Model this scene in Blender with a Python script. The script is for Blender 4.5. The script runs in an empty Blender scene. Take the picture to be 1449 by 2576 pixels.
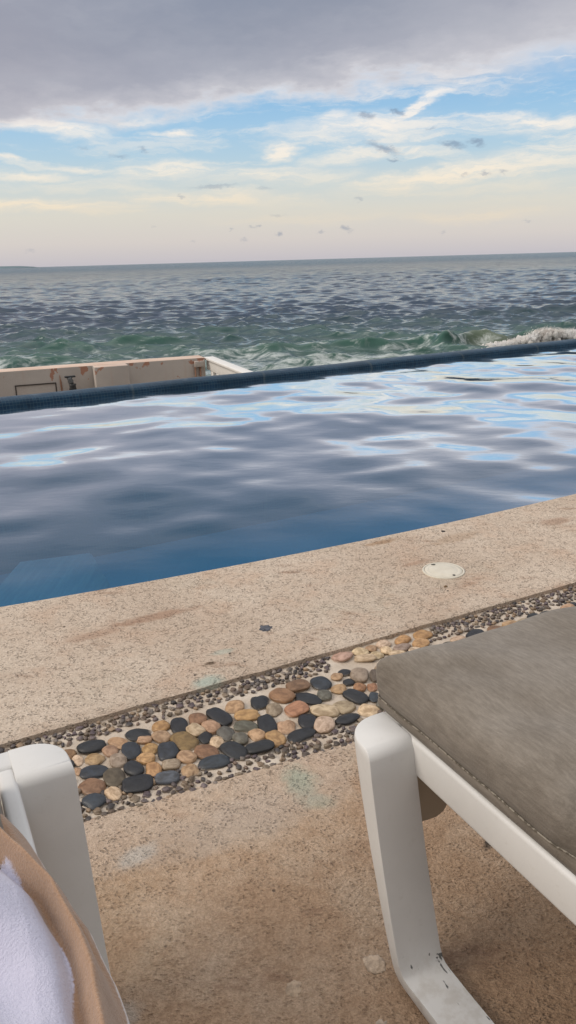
import bpy, bmesh, math, random
import numpy as np
from mathutils import Matrix, Vector, noise as mnoise

random.seed(11)
rng = np.random.default_rng(5)
sc = bpy.context.scene
COL = sc.collection
R = math.radians
CAM_H = 1.05
WATER_Z = -0.03
SEA_Z = -3.0

# ------------------------------------------------------------------ helpers
def link(name, me, mat=None, parent=None):
    o = bpy.data.objects.new(name, me)
    COL.objects.link(o)
    if mat is not None and me is not None:
        me.materials.append(mat)
    if parent is not None:
        o.parent = parent
    return o

def tag(o, label=None, cat=None, group=None, kind=None):
    if label: o['label'] = label
    if cat: o['category'] = cat
    if group: o['group'] = group
    if kind: o['kind'] = kind
    return o

def empty(name, loc=(0, 0, 0), rz=0.0):
    o = bpy.data.objects.new(name, None)
    o.empty_display_size = 0.1
    o.location = loc
    o.rotation_euler = (0, 0, rz)
    COL.objects.link(o)
    return o

def mesh_np(name, V, F, smooth=True):
    """V (n,3) array, F (m,4) quads"""
    me = bpy.data.meshes.new(name)
    V = np.asarray(V, dtype=np.float32); F = np.asarray(F, dtype=np.int32)
    me.vertices.add(len(V)); me.vertices.foreach_set('co', V.ravel())
    k = F.shape[1]
    me.loops.add(F.size); me.loops.foreach_set('vertex_index', F.ravel())
    me.polygons.add(len(F))
    me.polygons.foreach_set('loop_start', np.arange(0, F.size, k, dtype=np.int32))
    me.polygons.foreach_set('use_smooth', np.full(len(F), smooth))
    me.update(calc_edges=True)
    return me

def grid_faces(nr, nc, wrap=False):
    r = np.arange(nr - 1)[:, None]; c = np.arange(nc if wrap else nc - 1)[None, :]
    c2 = (c + 1) % nc
    a = r * nc + c; b = r * nc + c2; d = (r + 1) * nc + c2; e = (r + 1) * nc + c
    return np.stack([a, b, d, e], -1).reshape(-1, 4)

def mesh_py(name, V, F, smooth=False):
    me = bpy.data.meshes.new(name)
    me.from_pydata([tuple(v) for v in V], [], [tuple(f) for f in F])
    if smooth:
        me.polygons.foreach_set('use_smooth', [True] * len(me.polygons))
    me.update()
    return me

def box_mesh(name, x0, x1, y0, y1, z0, z1, bev=0.0, seg=2):
    bm = bmesh.new()
    bmesh.ops.create_cube(bm, size=1)
    for v in bm.verts:
        v.co = ((x0 + x1) / 2 + v.co.x * (x1 - x0), (y0 + y1) / 2 + v.co.y * (y1 - y0), (z0 + z1) / 2 + v.co.z * (z1 - z0))
    if bev:
        bmesh.ops.bevel(bm, geom=bm.edges[:], offset=bev, segments=seg, profile=0.5, affect='EDGES')
    me = bpy.data.meshes.new(name); bm.to_mesh(me); bm.free()
    if bev: me.polygons.foreach_set('use_smooth', [True] * len(me.polygons))
    return me

def tube_mesh(name, pts, r, n=10):
    """round tube through points"""
    pts = [Vector(p) for p in pts]
    V = []; F = []
    for i, p in enumerate(pts):
        d = (pts[min(i + 1, len(pts) - 1)] - pts[max(i - 1, 0)]).normalized()
        up = Vector((0, 0, 1)) if abs(d.z) < 0.9 else Vector((1, 0, 0))
        a = d.cross(up).normalized(); b = d.cross(a)
        rr = r[i] if isinstance(r, (list, tuple)) else r
        for k in range(n):
            t = 2 * math.pi * k / n
            V.append(p + a * math.cos(t) * rr + b * math.sin(t) * rr)
    for i in range(len(pts) - 1):
        for k in range(n):
            F.append((i * n + k, i * n + (k + 1) % n, (i + 1) * n + (k + 1) % n, (i + 1) * n + k))
    F.append(tuple(range(n))[::-1]); F.append(tuple((len(pts) - 1) * n + k for k in range(n)))
    return mesh_py(name, V, F, True)

def smooth_angle(o, deg=40):
    me = o.data
    me.polygons.foreach_set('use_smooth', [True] * len(me.polygons))
    bm = bmesh.new(); bm.from_mesh(me)
    for e in bm.edges:
        if len(e.link_faces) == 2 and e.calc_face_angle(0) > R(deg): e.smooth = False
    bm.to_mesh(me); bm.free()

# ------------------------------------------------------------------ node helper
class NT:
    def __init__(s, tree):
        s.t = tree; s.n = tree.nodes; s.l = tree.links
    def new(s, typ, **kw):
        nd = s.n.new(typ)
        for k, v in kw.items(): setattr(nd, k, v)
        return nd
    def put(s, sock, v):
        if isinstance(v, bpy.types.NodeSocket): s.l.new(v, sock)
        elif v is not None:
            if sock.type == 'RGBA' and len(v) == 3: v = (*v, 1)
            sock.default_value = v
    def m(s, op, a, b=None, c=None, clamp=False):
        nd = s.new('ShaderNodeMath', operation=op, use_clamp=clamp)
        s.put(nd.inputs[0], a)
        if b is not None: s.put(nd.inputs[1], b)
        if c is not None: s.put(nd.inputs[2], c)
        return nd.outputs[0]
    def vm(s, op, a, b=None, scale=None):
        nd = s.new('ShaderNodeVectorMath', operation=op)
        s.put(nd.inputs[0], a)
        if b is not None: s.put(nd.inputs[1], b)
        if scale is not None: s.put(nd.inputs['Scale'], scale)
        return nd.outputs['Value'] if op in ('LENGTH', 'DOT_PRODUCT', 'DISTANCE') else nd.outputs[0]
    def mapr(s, v, a, b, c=0.0, d=1.0, smooth=True):
        nd = s.new('ShaderNodeMapRange', interpolation_type='SMOOTHSTEP' if smooth else 'LINEAR')
        s.put(nd.inputs[0], v)
        for i, q in enumerate((a, b, c, d)): s.put(nd.inputs[i + 1], q)
        return nd.outputs[0]
    def mix(s, f, a, b, blend='MIX'):
        nd = s.new('ShaderNodeMix', data_type='RGBA', blend_type=blend)
        s.put(nd.inputs[0], f); s.put(nd.inputs[6], a); s.put(nd.inputs[7], b)
        return nd.outputs[2]
    def noise(s, vec, scale, detail=4, rough=0.55, dist=0.0, out=0):
        nd = s.new('ShaderNodeTexNoise')
        s.put(nd.inputs['Vector'], vec); s.put(nd.inputs['Scale'], scale)
        nd.inputs['Detail'].default_value = detail; nd.inputs['Roughness'].default_value = rough
        nd.inputs['Distortion'].default_value = dist
        return nd.outputs[out]
    def voro(s, vec, scale, feat='F1', out='Distance', rand=1.0):
        nd = s.new('ShaderNodeTexVoronoi', feature=feat)
        s.put(nd.inputs['Vector'], vec); s.put(nd.inputs['Scale'], scale); nd.inputs['Randomness'].default_value = rand
        return nd.outputs[out]
    def ramp(s, v, stops, interp='LINEAR'):
        nd = s.new('ShaderNodeValToRGB'); cr = nd.color_ramp; cr.interpolation = interp
        while len(cr.elements) < len(stops): cr.elements.new(0.5)
        for e, (p, c) in zip(cr.elements, stops):
            e.position = p; e.color = (*c, 1)
        s.put(nd.inputs[0], v)
        return nd.outputs[0]
    def mapping(s, vec, loc=(0, 0, 0), rot=(0, 0, 0), scale=(1, 1, 1), typ='POINT'):
        nd = s.new('ShaderNodeMapping', vector_type=typ)
        s.put(nd.inputs['Vector'], vec)
        if typ in ('POINT', 'TEXTURE'): nd.inputs['Location'].default_value = loc
        nd.inputs['Rotation'].default_value = rot; nd.inputs['Scale'].default_value = scale
        return nd.outputs[0]
    def bump(s, h, strength=0.3, dist=0.01, normal=None):
        nd = s.new('ShaderNodeBump')
        nd.inputs['Strength'].default_value = strength; nd.inputs['Distance'].default_value = dist
        s.put(nd.inputs['Height'], h)
        if normal is not None: s.put(nd.inputs['Normal'], normal)
        return nd.outputs[0]

def mat(name):
    m = bpy.data.materials.new(name); m.use_nodes = True
    t = NT(m.node_tree)
    b = t.n.get('Principled BSDF')
    return m, t, b

def obj_co(t): return t.new('ShaderNodeTexCoord').outputs['Object']
def gen_pos(t): return t.new('ShaderNodeNewGeometry').outputs['Position']

def srgb(r, g, b):
    f = lambda c: (c / 255 / 12.92) if c / 255 <= 0.04045 else ((c / 255 + 0.055) / 1.055) ** 2.4
    return (f(r), f(g), f(b))

# ------------------------------------------------------------------ ground curves (plan view)
def curve(px, py, deg, sl=0.5, sr=0.5):
    co = np.polyfit(px, py, deg); x0, x1 = min(px), max(px)
    y0, y1 = np.polyval(co, x0), np.polyval(co, x1)
    def fn(x):
        x = np.asarray(x, float)
        y = np.polyval(co, np.clip(x, x0, x1))
        return y + np.where(x < x0, (x - x0) * sl, 0) + np.where(x > x1, (x - x1) * sr, 0)
    return fn
POOL_N = curve([-.956, -.588, -.326, -.005, .439, .901, 1.323], [2.294, 2.417, 2.528, 2.675, 2.89, 3.116, 3.335], 2, .3, .53)
POOL_F = curve([-2.326, -1.419, -.774, .036, 1.189, 2.423, 3.5], [6.209, 6.542, 6.908, 7.403, 8.05, 8.767, 9.251], 2, .4, .5)
STRIP_U = curve([-.683, -.505, -.264, .073, .403, .957], [1.513, 1.616, 1.726, 1.902, 2.065, 2.339], 1, .5, .5)
STRIP_L = curve([-.42, -.315, -.123, .052, .142], [1.263, 1.306, 1.388, 1.46, 1.505], 1, .45, .5)
BIG_U = curve([-.506, -.331, -.141, .069, .228], [1.544, 1.626, 1.726, 1.825, 1.893], 1, .48, .49)
BIG_L = curve([-.454, -.294, -.127, .056], [1.337, 1.382, 1.465, 1.54], 1, .43, .5)
# ------------------------------------------------------------------ tuning
SUN_E = 2.0
OVER_A, OVER_B = (.98, 1.0, 1.08), (1.42, 1.38, 1.36)
BACK_A, BACK_B = (.36, .34, .33), (.58, .54, .50)
DECK_A, DECK_B, DECK_C = (.61, .505, .41), (.73, .635, .535), (.64, .485, .375)
DECK_D, DECK_E, DECK_F, DECK_R = (.60, .42, .285), (.72, .56, .42), (.53, .36, .235), (.36, .22, .15)
PLAS_A, PLAS_B = (.575, .57, .555), (.63, .625, .61)
FAB_A, FAB_B = (.185, .162, .136), (.255, .23, .20)
TAN_A, TAN_B = (.26, .15, .085), (.40, .255, .165)
WH_A, WH_B = (.46, .455, .58), (.56, .555, .67)
RIPPLE = .0075
LCUSH = -.06
TOWEL_S = .045
# ------------------------------------------------------------------ sky (world)
PITCH, ROLL, FPX = R(18.3), R(1.62), 1917.0
def azel(x, y):
    """direction of a cloud, azimuth / elevation in degrees, read off the photograph"""
    u, v = x - 724.5, y - 1288
    u2 = u * math.cos(ROLL) - v * math.sin(ROLL); v2 = u * math.sin(ROLL) + v * math.cos(ROLL)
    d = Vector((u2, FPX * math.cos(PITCH) - v2 * math.sin(PITCH), -FPX * math.sin(PITCH) - v2 * math.cos(PITCH))).normalized()
    return math.degrees(math.atan2(d.x, d.y)), math.degrees(math.asin(d.z))

SUN_AZ, SUN_EL = -100.0, 38.0
world = bpy.data.worlds.new("World"); sc.world = world; world.use_nodes = True
t = NT(world.node_tree); t.n.clear()
tc = t.new('ShaderNodeTexCoord')
sx = t.new('ShaderNodeSeparateXYZ'); t.l.new(tc.outputs['Generated'], sx.inputs[0])
DEG = 180 / math.pi
A = t.m('MULTIPLY', t.m('ARCTAN2', sx.outputs[0], sx.outputs[1]), DEG)
E = t.m('MULTIPLY', t.m('ARCSINE', sx.outputs[2]), DEG)
cv = t.new('ShaderNodeCombineXYZ'); t.put(cv.inputs[0], A); t.put(cv.inputs[1], E)
P0 = cv.outputs[0]
# wispy warp of the cloud coordinates
w1 = t.noise(t.mapping(P0, scale=(.16, .45, 1)), 1.0, 5, .6, out=1)
w1 = t.vm('SUBTRACT', w1, (.5, .5, .5))
w2 = t.noise(t.mapping(P0, scale=(.7, 1.7, 1)), 1.0, 4, .6, out=1)
w2 = t.vm('SUBTRACT', w2, (.5, .5, .5))
w3 = t.vm('SUBTRACT', t.noise(t.mapping(P0, scale=(1.6, 3.2, 1)), 1.0, 4, .65, out=1), (.5, .5, .5))
PW = t.vm('ADD', P0, t.vm('MULTIPLY', w1, (6.0, 1.8, 0)))
PW = t.vm('ADD', PW, t.vm('MULTIPLY', w2, (1.5, .55, 0)))
PD = t.vm('ADD', P0, t.vm('MULTIPLY', w3, (1.3, .75, 0)))
# clear sky
clear = t.ramp(t.m('DIVIDE', E, 45.0, clamp=True), [
    (0.0, srgb(203, 198, 205)), (.032, srgb(219, 211, 207)), (.07, srgb(224, 219, 208)), (.105, srgb(212, 219, 217)),
    (.15, srgb(184, 212, 229)), (.195, srgb(164, 204, 234)), (.24, srgb(141, 191, 232)), (.32, srgb(122, 177, 227)), (.5, srgb(96, 152, 214)), (1.0, srgb(110, 150, 195))])
sky = t.new('ShaderNodeTexSky', sky_type='NISHITA')
sky.sun_disc = False; sky.sun_elevation = R(SUN_EL); sky.sun_rotation = R(SUN_AZ)
clear = t.mix(.12, clear, t.vm('SCALE', sky.outputs[0], scale=.09))
# fibres for the cirrus
fib = t.noise(t.mapping(PW, rot=(0, 0, R(-8)), scale=(.28, 1.9, 1)), 1.0, 6, .62)
fib = t.mapr(fib, .30, .62, .45, 1.55)
def blobs(lst, vec, inner, k=33.5):
    acc = None
    for (x, y, hl, ht, ang, s) in lst:
        a, e = azel(x, y)
        mp = t.mapping(vec, loc=(a, e, 0), rot=(0, 0, R(-ang)), scale=(hl / k, ht / k, 1), typ='TEXTURE')
        v = t.mapr(t.vm('LENGTH', mp), inner, 1.0, s, 0.0)
        acc = v if acc is None else t.m('MAXIMUM', acc, v)
    return acc
CIRRUS = [(1050, 268, 150, 17, -20, .95), (900, 320, 230, 44, -4, .75), (980, 335, 190, 34, 6, .6), (820, 300, 90, 22, -14, .5),
          (700, 380, 80, 28, 2, .8), (1340, 300, 190, 24, 7, .85), (1290, 318, 140, 26, 2, .5), (1070, 372, 180, 20, 14, .55),
          (880, 392, 190, 24, -6, .5), (110, 316, 230, 27, 6, .95), (300, 300, 120, 18, 4, .6), (440, 330, 70, 10, 0, .75),
          (430, 425, 190, 30, -3, .7), (100, 412, 240, 12, 5, .6), (60, 438, 150, 16, 2, .6), (700, 442, 280, 30, 0, .5),
          (1150, 432, 360, 34, -6, .75), (1350, 400, 240, 42, -3, .55), (1000, 456, 200, 12, 0, .6), (120, 518, 320, 26, 2, .75),
          (500, 498, 260, 26, 1, .65), (1200, 545, 260, 22, 0, .4), (760, 555, 300, 22, 0, .25), (1250, 470, 260, 20, 0, .3),
          (240, 470, 300, 16, 2, .3), (1230, 172, 80, 12, 8, .5)]
cir = t.m('MULTIPLY', blobs(CIRRUS, PW, .05), fib, clamp=True)
cirC = t.ramp(t.m('DIVIDE', E, 12.0, clamp=True), [(0, srgb(228, 214, 200)), (.25, srgb(238, 222, 196)), (.5, srgb(250, 239, 222)), (.75, srgb(247, 241, 234)), (1, srgb(244, 241, 241))])
col = t.mix(t.m('MULTIPLY', cir, .92), clear, cirC)
wisp = t.noise(t.mapping(PW, loc=(11, 3, 0), rot=(0, 0, R(-12)), scale=(.11, .95, 1)), 1.0, 6, .64)
wisp = t.m('MULTIPLY', t.mapr(wisp, .47, .70, 0, .75), t.m('MULTIPLY', t.mapr(E, 2.5, 5.5), t.mapr(A, -14, 8, .45, 1.0)))
col = t.mix(wisp, col, cirC)
# the big bank of cloud
edge = t.m('ADD', t.m('MULTIPLY', A, .075), 10.25)
edge = t.m('ADD', edge, t.mapr(A, -12, -2, -.1, 0))
wn = t.new('ShaderNodeSeparateXYZ'); t.l.new(w1, wn.inputs[0])
wn2 = t.new('ShaderNodeSeparateXYZ'); t.l.new(w2, wn2.inputs[0])
D = t.m('SUBTRACT', E, edge)
D = t.m('ADD', D, t.m('MULTIPLY', wn.outputs[1], 3.4))
D = t.m('ADD', D, t.m('MULTIPLY', wn2.outputs[0], 1.1))
soft = t.mapr(A, 5, 18, 1.0, 2.2)       # frayed and paler toward one side
Ds = t.m('DIVIDE', D, soft)
bankC = t.ramp(t.mapr(Ds, -1, 6, 0, 1, smooth=False), [(0.0, srgb(238, 232, 228)), (.16, srgb(232, 227, 227)), (.25, srgb(196, 196, 204)), (.42, srgb(168, 171, 184)), (.72, srgb(150, 156, 172)), (1, srgb(142, 150, 168))])
warmL = t.mapr(A, -22, -4, .38, 0)
bankC = t.mix(warmL, bankC, t.mix(.8, bankC, srgb(186, 178, 184)))
bn = t.noise(t.mapping(PW, rot=(0, 0, R(-10)), scale=(.075, .24, 1)), 1.0, 5, .58)
bankC = t.mix(t.mapr(bn, .42, .72, 0, .5), bankC, srgb(176, 179, 190))
bankC = t.mix(t.mapr(bn, .45, .28, 0, .4), bankC, srgb(143, 149, 166))
bankA = t.mapr(Ds, -.85, .75)
col = t.mix(bankA, col, bankC)
# little dark scud clouds
SCUD = [(965, 373, 55, 13, 20, .9), (920, 290, 30, 9, 5, .8), (1000, 282, 25, 8, 22, .85), (1140, 364, 40, 11, 10, .85), (1200, 358, 30, 12, 15, .9),
        (990, 403, 22, 6, 5, .75), (1085, 325, 18, 6, 0, .45), (358, 375, 16, 9, 10, .55), (300, 392, 30, 7, 0, .5), (210, 374, 13, 6, 0, .3),
        (540, 468, 75, 6, -2, .5), (665, 473, 30, 5, 0, .3), (1170, 440, 14, 6, 0, .45), (1222, 436, 12, 6, 20, .65), (1265, 433, 14, 6, 0, .55),
        (455, 496, 11, 7, 20, .45), (903, 501, 13, 7, 0, .5), (870, 574, 20, 8, 25, .8), (700, 588, 12, 8, 0, .75), (582, 577, 9, 6, 0, .45),
        (634, 571, 18, 5, 10, .4), (652, 569, 9, 6, 0, .5), (810, 584, 11, 5, 10, .5), (613, 603, 12, 5, 0, .35), (483, 607, 9, 5, 0, .35),
        (700, 542, 26, 4, 0, .3), (75, 632, 15, 7, 0, .3), (390, 570, 8, 6, 0, .25), (1325, 558, 11, 5, 0, .35), (1113, 585, 8, 6, 0, .3)]
sd = blobs(SCUD, PD, .1)
col = t.mix(t.m('MULTIPLY', sd, .66), col, srgb(124, 140, 164))
# overhead and landward sky: pale broken overcast that lights the deck
ov = t.noise(t.mapping(tc.outputs['Generated'], scale=(2.2, 2.2, 4)), 1.0, 4, .5)
overC = t.mix(t.mapr(ov, .3, .7), OVER_A, OVER_B)
col = t.mix(t.mapr(E, 27, 48), col, overC)
back = t.mapr(t.m('ABSOLUTE', A), 50, 105)
backC = t.mix(t.mapr(ov, .3, .7), BACK_A, BACK_B)
col = t.mix(t.m('MULTIPLY', back, t.mapr(E, 60, 35, 0, 1)), col, backC)
bg = t.new('ShaderNodeBackground'); t.put(bg.inputs[0], col); bg.inputs[1].default_value = 1.0
ow = t.new('ShaderNodeOutputWorld'); t.l.new(bg.outputs[0], ow.inputs[0])

sun = bpy.data.lights.new('sun', 'SUN'); sun.energy = SUN_E; sun.angle = R(30); sun.color = (1.0, .9, .78)
so = bpy.data.objects.new('sun', sun); COL.objects.link(so)
sdv = Vector((math.sin(R(SUN_AZ)) * math.cos(R(SUN_EL)), math.cos(R(SUN_AZ)) * math.cos(R(SUN_EL)), math.sin(R(SUN_EL))))
so.rotation_euler = sdv.to_track_quat('Z', 'Y').to_euler()

# ------------------------------------------------------------------ camera
cd = bpy.data.cameras.new('camera'); cam = bpy.data.objects.new('camera', cd); COL.objects.link(cam); sc.camera = cam
cd.sensor_fit = 'VERTICAL'; cd.sensor_height = 36; cd.lens = FPX / 2576 * 36; cd.clip_start = .02; cd.clip_end = 80000
Rv = Vector((1, 0, 0)); Uv = Vector((0, math.sin(PITCH), math.cos(PITCH))); Fv = Vector((0, math.cos(PITCH), -math.sin(PITCH)))
cx = Rv * math.cos(ROLL) - Uv * math.sin(ROLL); cy = Rv * math.sin(ROLL) + Uv * math.cos(ROLL)
cam.matrix_world = Matrix(((cx.x, cy.x, -Fv.x, 0), (cx.y, cy.y, -Fv.y, 0), (cx.z, cy.z, -Fv.z, CAM_H), (0, 0, 0, 1)))
sc.view_settings.view_transform = 'Standard'; sc.view_settings.look = 'None'; sc.view_settings.exposure = 0; sc.view_settings.gamma = 1
sc.render.resolution_x = 576; sc.render.resolution_y = 1024
sc.cycles.use_denoising = True; sc.cycles.denoiser = 'OPENIMAGEDENOISE'; sc.cycles.denoising_input_passes = 'RGB_ALBEDO_NORMAL'; sc.cycles.denoising_prefilter = 'ACCURATE'; sc.cycles.max_bounces = 6; sc.cycles.diffuse_bounces = 3; sc.cycles.glossy_bounces = 3; sc.cycles.transparent_max_bounces = 24
# ------------------------------------------------------------------ sea
def wave_field(X, Y, lam, amp, th, ph, wfade=None, chop=0.0):
    Z = np.zeros_like(X); DX = np.zeros_like(X); DY = np.zeros_like(X); J = np.zeros_like(X)
    for l, a, q, p in zip(lam, amp, th, ph):
        k = 2 * math.pi / l; cx_, cy_ = math.sin(q), math.cos(q)
        f = k * (X * cx_ + Y * cy_) + p
        w = 1.0 if wfade is None else wfade(l)
        s, c = np.sin(f), np.cos(f)
        Z += a * w * c
        if chop:
            DX -= chop * a * w * cx_ * s; DY -= chop * a * w * cy_ * s; J += chop * a * w * k * c
    return Z, DX, DY, J

def build_sea():
    d = [20.0]
    while d[-1] < 30000:
        k = .0060 if d[-1] < 400 else (.012 if d[-1] < 2000 else .05)
        d.append(d[-1] * (1 + k))
    d = np.array(d)
    ta = np.concatenate([np.linspace(-2.4, -.5, 60)[:-1], np.linspace(-.5, .5, 620), np.linspace(.5, 2.4, 60)[1:]])
    Y, TA = np.meshgrid(d, ta, indexing='ij'); X = Y * TA
    DEL = Y * .0062
    n = 95
    lam = np.exp(np.linspace(np.log(.5), np.log(11), n)) * rng.uniform(.95, 1.05, n)
    th = rng.normal(0, .62, n) + .12; ph = rng.uniform(0, 2 * math.pi, n)
    slope = .042 * np.interp(np.log(lam), np.log([.5, 1.2, 2.5, 5, 11]), [1.25, 1.6, 1.15, .5, .2])
    amp = slope * lam / (2 * math.pi)
    fade = lambda l: np.clip((l / DEL - 1.6) / 1.6, 0, 1)
    Z, DX, DY, J = wave_field(X, Y, lam, amp, th, ph, fade, .95)
    gust = .5 + .5 * np.sin(X * .021 + np.sin(Y * .013) * 2) * np.sin(Y * .034 + 1 + np.sin(X * .012))
    g = .62 + .66 * gust
    Z *= g; DX *= g; DY *= g
    # swells that stand up near the shore
    def ridge(x0, y0, x1, y1, h, wid, e):
        nonlocal Z, DY
        u = np.clip((X - x0) / (x1 - x0), 0, 1)
        yc = y0 + (y1 - y0) * (X - x0) / (x1 - x0) + .35 * np.sin(X * .9 + x0) + .2 * np.sin(X * 2.3)
        env = np.clip((X - x0) / e, 0, 1) * np.clip((x1 - X) / e, 0, 1); env = env * env * (3 - 2 * env)
        q = (Y - yc)
        front = np.exp(-(q / (wid * .55)) ** 2); backs = np.exp(-(q / (wid * 1.3)) ** 2)
        Z += h * env * np.where(q < 0, front, backs)
    ridge(-5.5, 35.5, 3.0, 35.6, .38, .9, 3.0); ridge(.5, 36.6, 9.5, 36.4, .42, .9, 3.0)
    ridge(5.6, 35.6, 11.2, 36.6, .62, .85, 1.8); ridge(9.5, 36.9, 26, 41.0, .38, 1.0, 2.0)
    ridge(-24, 41.5, -3, 40.0, .34, .9, 4.0); ridge(-14, 38.6, -4, 38.2, .26, .7, 3.0)
    ridge(10, 55, 32, 58, .38, 1.2, 6.0)
    ridge(-8, 47, 5, 46, .3, 1.2, 4.0)
    ridge(-30, 33.5, -6, 34, .35, 1.0, 5.0)
    foam = np.clip((J - .62) * 2.6, 0, 1)
    h = Z.copy()
    V = np.stack([X + DX, Y + DY, SEA_Z + Z], -1).reshape(-1, 3)
    me = mesh_np('sea', V, grid_faces(len(d), len(ta)))
    for nm, arr in (('foam', foam), ('height', h)):
        at = me.attributes.new(nm, 'FLOAT', 'POINT'); at.data.foreach_set('value', arr.ravel().astype(np.float32))
    o = link('sea', me, sea_material()); tag(o, kind='structure')
    return o

def sea_material():
    m, t, b = mat('sea_water')
    pos = gen_pos(t); s = t.new('ShaderNodeSeparateXYZ'); t.put(s.inputs[0], pos)
    fo = t.new('ShaderNodeAttribute', attribute_name='foam').outputs['Fac']
    he = t.new('ShaderNodeAttribute', attribute_name='height').outputs['Fac']
    n1 = t.noise(t.mapping(pos, scale=(.09, .16, 1)), 1.0, 3)
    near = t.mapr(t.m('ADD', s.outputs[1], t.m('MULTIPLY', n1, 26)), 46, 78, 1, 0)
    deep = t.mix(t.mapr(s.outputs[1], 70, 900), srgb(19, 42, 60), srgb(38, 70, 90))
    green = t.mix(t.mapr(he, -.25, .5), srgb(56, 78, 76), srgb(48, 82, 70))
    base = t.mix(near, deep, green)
    sand = t.m('MULTIPLY', t.mapr(t.vm('LENGTH', t.vm('MULTIPLY', t.vm('SUBTRACT', pos, (10.6, 36.4, 0)), (.3, .9, 0))), .3, 1.2, 1, 0), .38)
    base = t.mix(sand, base, srgb(126, 122, 96))
    # foam: streaks left behind by broken waves near the shore, and on sharp crests
    fn = t.noise(t.mapping(pos, scale=(.85, 2.0, 1)), 1.0, 7, .7, .6)
    fb = t.noise(t.mapping(pos, scale=(.10, .2, 1)), 1.0, 3)
    band = t.mapr(s.outputs[1], 44, 30, 0, 1)
    th_ = t.m('SUBTRACT', .665, t.m('MULTIPLY', band, t.m('MULTIPLY', fb, .40)))
    shore = t.m('MULTIPLY', t.mapr(t.m('SUBTRACT', fn, th_), -.06, .17), t.mapr(s.outputs[1], 80, 36, .2, .58))
    crest = t.m('MULTIPLY', t.m('MULTIPLY', fo, t.mapr(fn, .42, .62)), t.mapr(s.outputs[1], 150, 50, .15, .8))
    f = t.m('MAXIMUM', shore, crest, clamp=True)
    base = t.mix(f, base, srgb(216, 222, 222))
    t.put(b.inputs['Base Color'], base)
    t.put(b.inputs['Roughness'], t.m('ADD', t.mapr(s.outputs[1], 40, 800, .06, .22), t.m('MULTIPLY', f, .4)))
    t.put(b.inputs['Specular IOR Level'], t.mapr(s.outputs[1], 45, 600, .44, .10)); b.inputs['IOR'].default_value = 1.33; b.inputs['Specular Tint'].default_value = (.74, .92, 1.0, 1)
    r1 = t.noise(t.mapping(pos, scale=(1.3, 2.6, 1.5)), 1.0, 5, .65)
    r2 = t.noise(t.mapping(pos, scale=(.10, .55, .3)), 1.0, 6, .7)
    r3 = t.noise(t.mapping(pos, loc=(5, 2, 0), scale=(.42, 1.5, .6)), 1.0, 5, .65)
    hsum = t.m('ADD', t.m('MULTIPLY', r1, .022), t.m('MULTIPLY', r2, t.mapr(s.outputs[1], 70, 420, .0, .9)))
    hsum = t.m('ADD', hsum, t.m('MULTIPLY', r3, t.mapr(s.outputs[1], 38, 140, .02, .11)))
    t.put(b.inputs['Normal'], t.bump(hsum, .9, 1.0))
    return m
build_sea()

# spray thrown up where the swell breaks
def build_spray():
    rr = random.Random(3)
    def hgt(u):      # crest profile along the break
        return .30 + .36 * math.exp(-((u - 2.1) / .85) ** 2) + .24 * math.exp(-((u - 3.6) / 1.2) ** 2) + .30 * math.exp(-((u - 6.5) / 2) ** 2)
    base = []
    for sub_ in (1, 2):
        bm = bmesh.new(); bmesh.ops.create_icosphere(bm, subdivisions=sub_, radius=1)
        base.append((np.array([v.co[:] for v in bm.verts]), np.array([[v.index for v in f.verts] for f in bm.faces]))); bm.free()
    VV, FF, DD = [], [], []; off = 0
    def add(x, y, z, r, k, dens, st=1.0):
        nonlocal off
        v, f = base[k]; ph = rr.uniform(0, 6)
        w = v * (1 + .25 * np.sin(v[:, :1] * 5 + ph) * np.sin(v[:, 1:2] * 4 + ph) + .2 * np.sin(v[:, 2:] * 6 + ph))
        w = w * r * np.array([1, 1, st]) + np.array([x, y, z]); VV.append(w); FF.append(f + off); off += len(v); DD.append(np.full(len(v), dens))
    for i in range(1500):
        u = rr.uniform(-.9, 11); h = hgt(u) * min(1, max(.10, (u + .9) / 1.6))
        q = rr.random() ** .8
        add(10.0 + u + rr.gauss(0, .1), 35.6 + u * .24 + rr.gauss(0, .22), SEA_Z - .05 + h * q, rr.uniform(.07, .17) * (1.15 - .75 * q), 1, 1.0, rr.uniform(.8, 1.6))
    for i in range(9000):
        u = rr.gauss(2.4, 1.8) if i % 2 else rr.uniform(-1, 11); h = hgt(u) * min(1, max(.10, (u + .9) / 1.6))
        add(10.0 + u + rr.gauss(0, .12), 35.5 + u * .24 + rr.gauss(0, .25), SEA_Z + h * (.45 + .55 * rr.random() ** .6 + max(0, rr.gauss(0, .08))), rr.uniform(.005, .014), 0, 1.0, rr.uniform(.8, 1.8))
    me = mesh_np('wave_spray', np.concatenate(VV), np.concatenate(FF))
    at = me.attributes.new('density', 'FLOAT', 'POINT'); at.data.foreach_set('value', np.concatenate(DD).astype(np.float32))
    m, t, b = mat('spray')
    p = gen_pos(t); n = t.noise(t.mapping(p, scale=(1, 1, .6)), 2.4, 6, .68); s = t.new('ShaderNodeSeparateXYZ'); t.put(s.inputs[0], p)
    c = t.ramp(n, [(.30, (.80, .75, .71)), (.46, (.92, .90, .88)), (.62, (.97, .97, .97))])
    t.put(b.inputs['Base Color'], c); b.inputs['Roughness'].default_value = 1.0; b.inputs['Specular IOR Level'].default_value = .05
    tl = t.new('ShaderNodeBsdfTranslucent'); t.put(tl.inputs['Color'], c); mx = t.new('ShaderNodeMixShader'); mx.inputs[0].default_value = .68
    t.l.new(b.outputs[0], mx.inputs[1]); t.l.new(tl.outputs[0], mx.inputs[2]); t.l.new(mx.outputs[0], t.n['Material Output'].inputs[0])
    o = link('wave_spray', me, m)
    tag(o, 'white sandy spray of a wave breaking beyond the pool edge', 'wave spray', kind='stuff')
build_spray()

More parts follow.
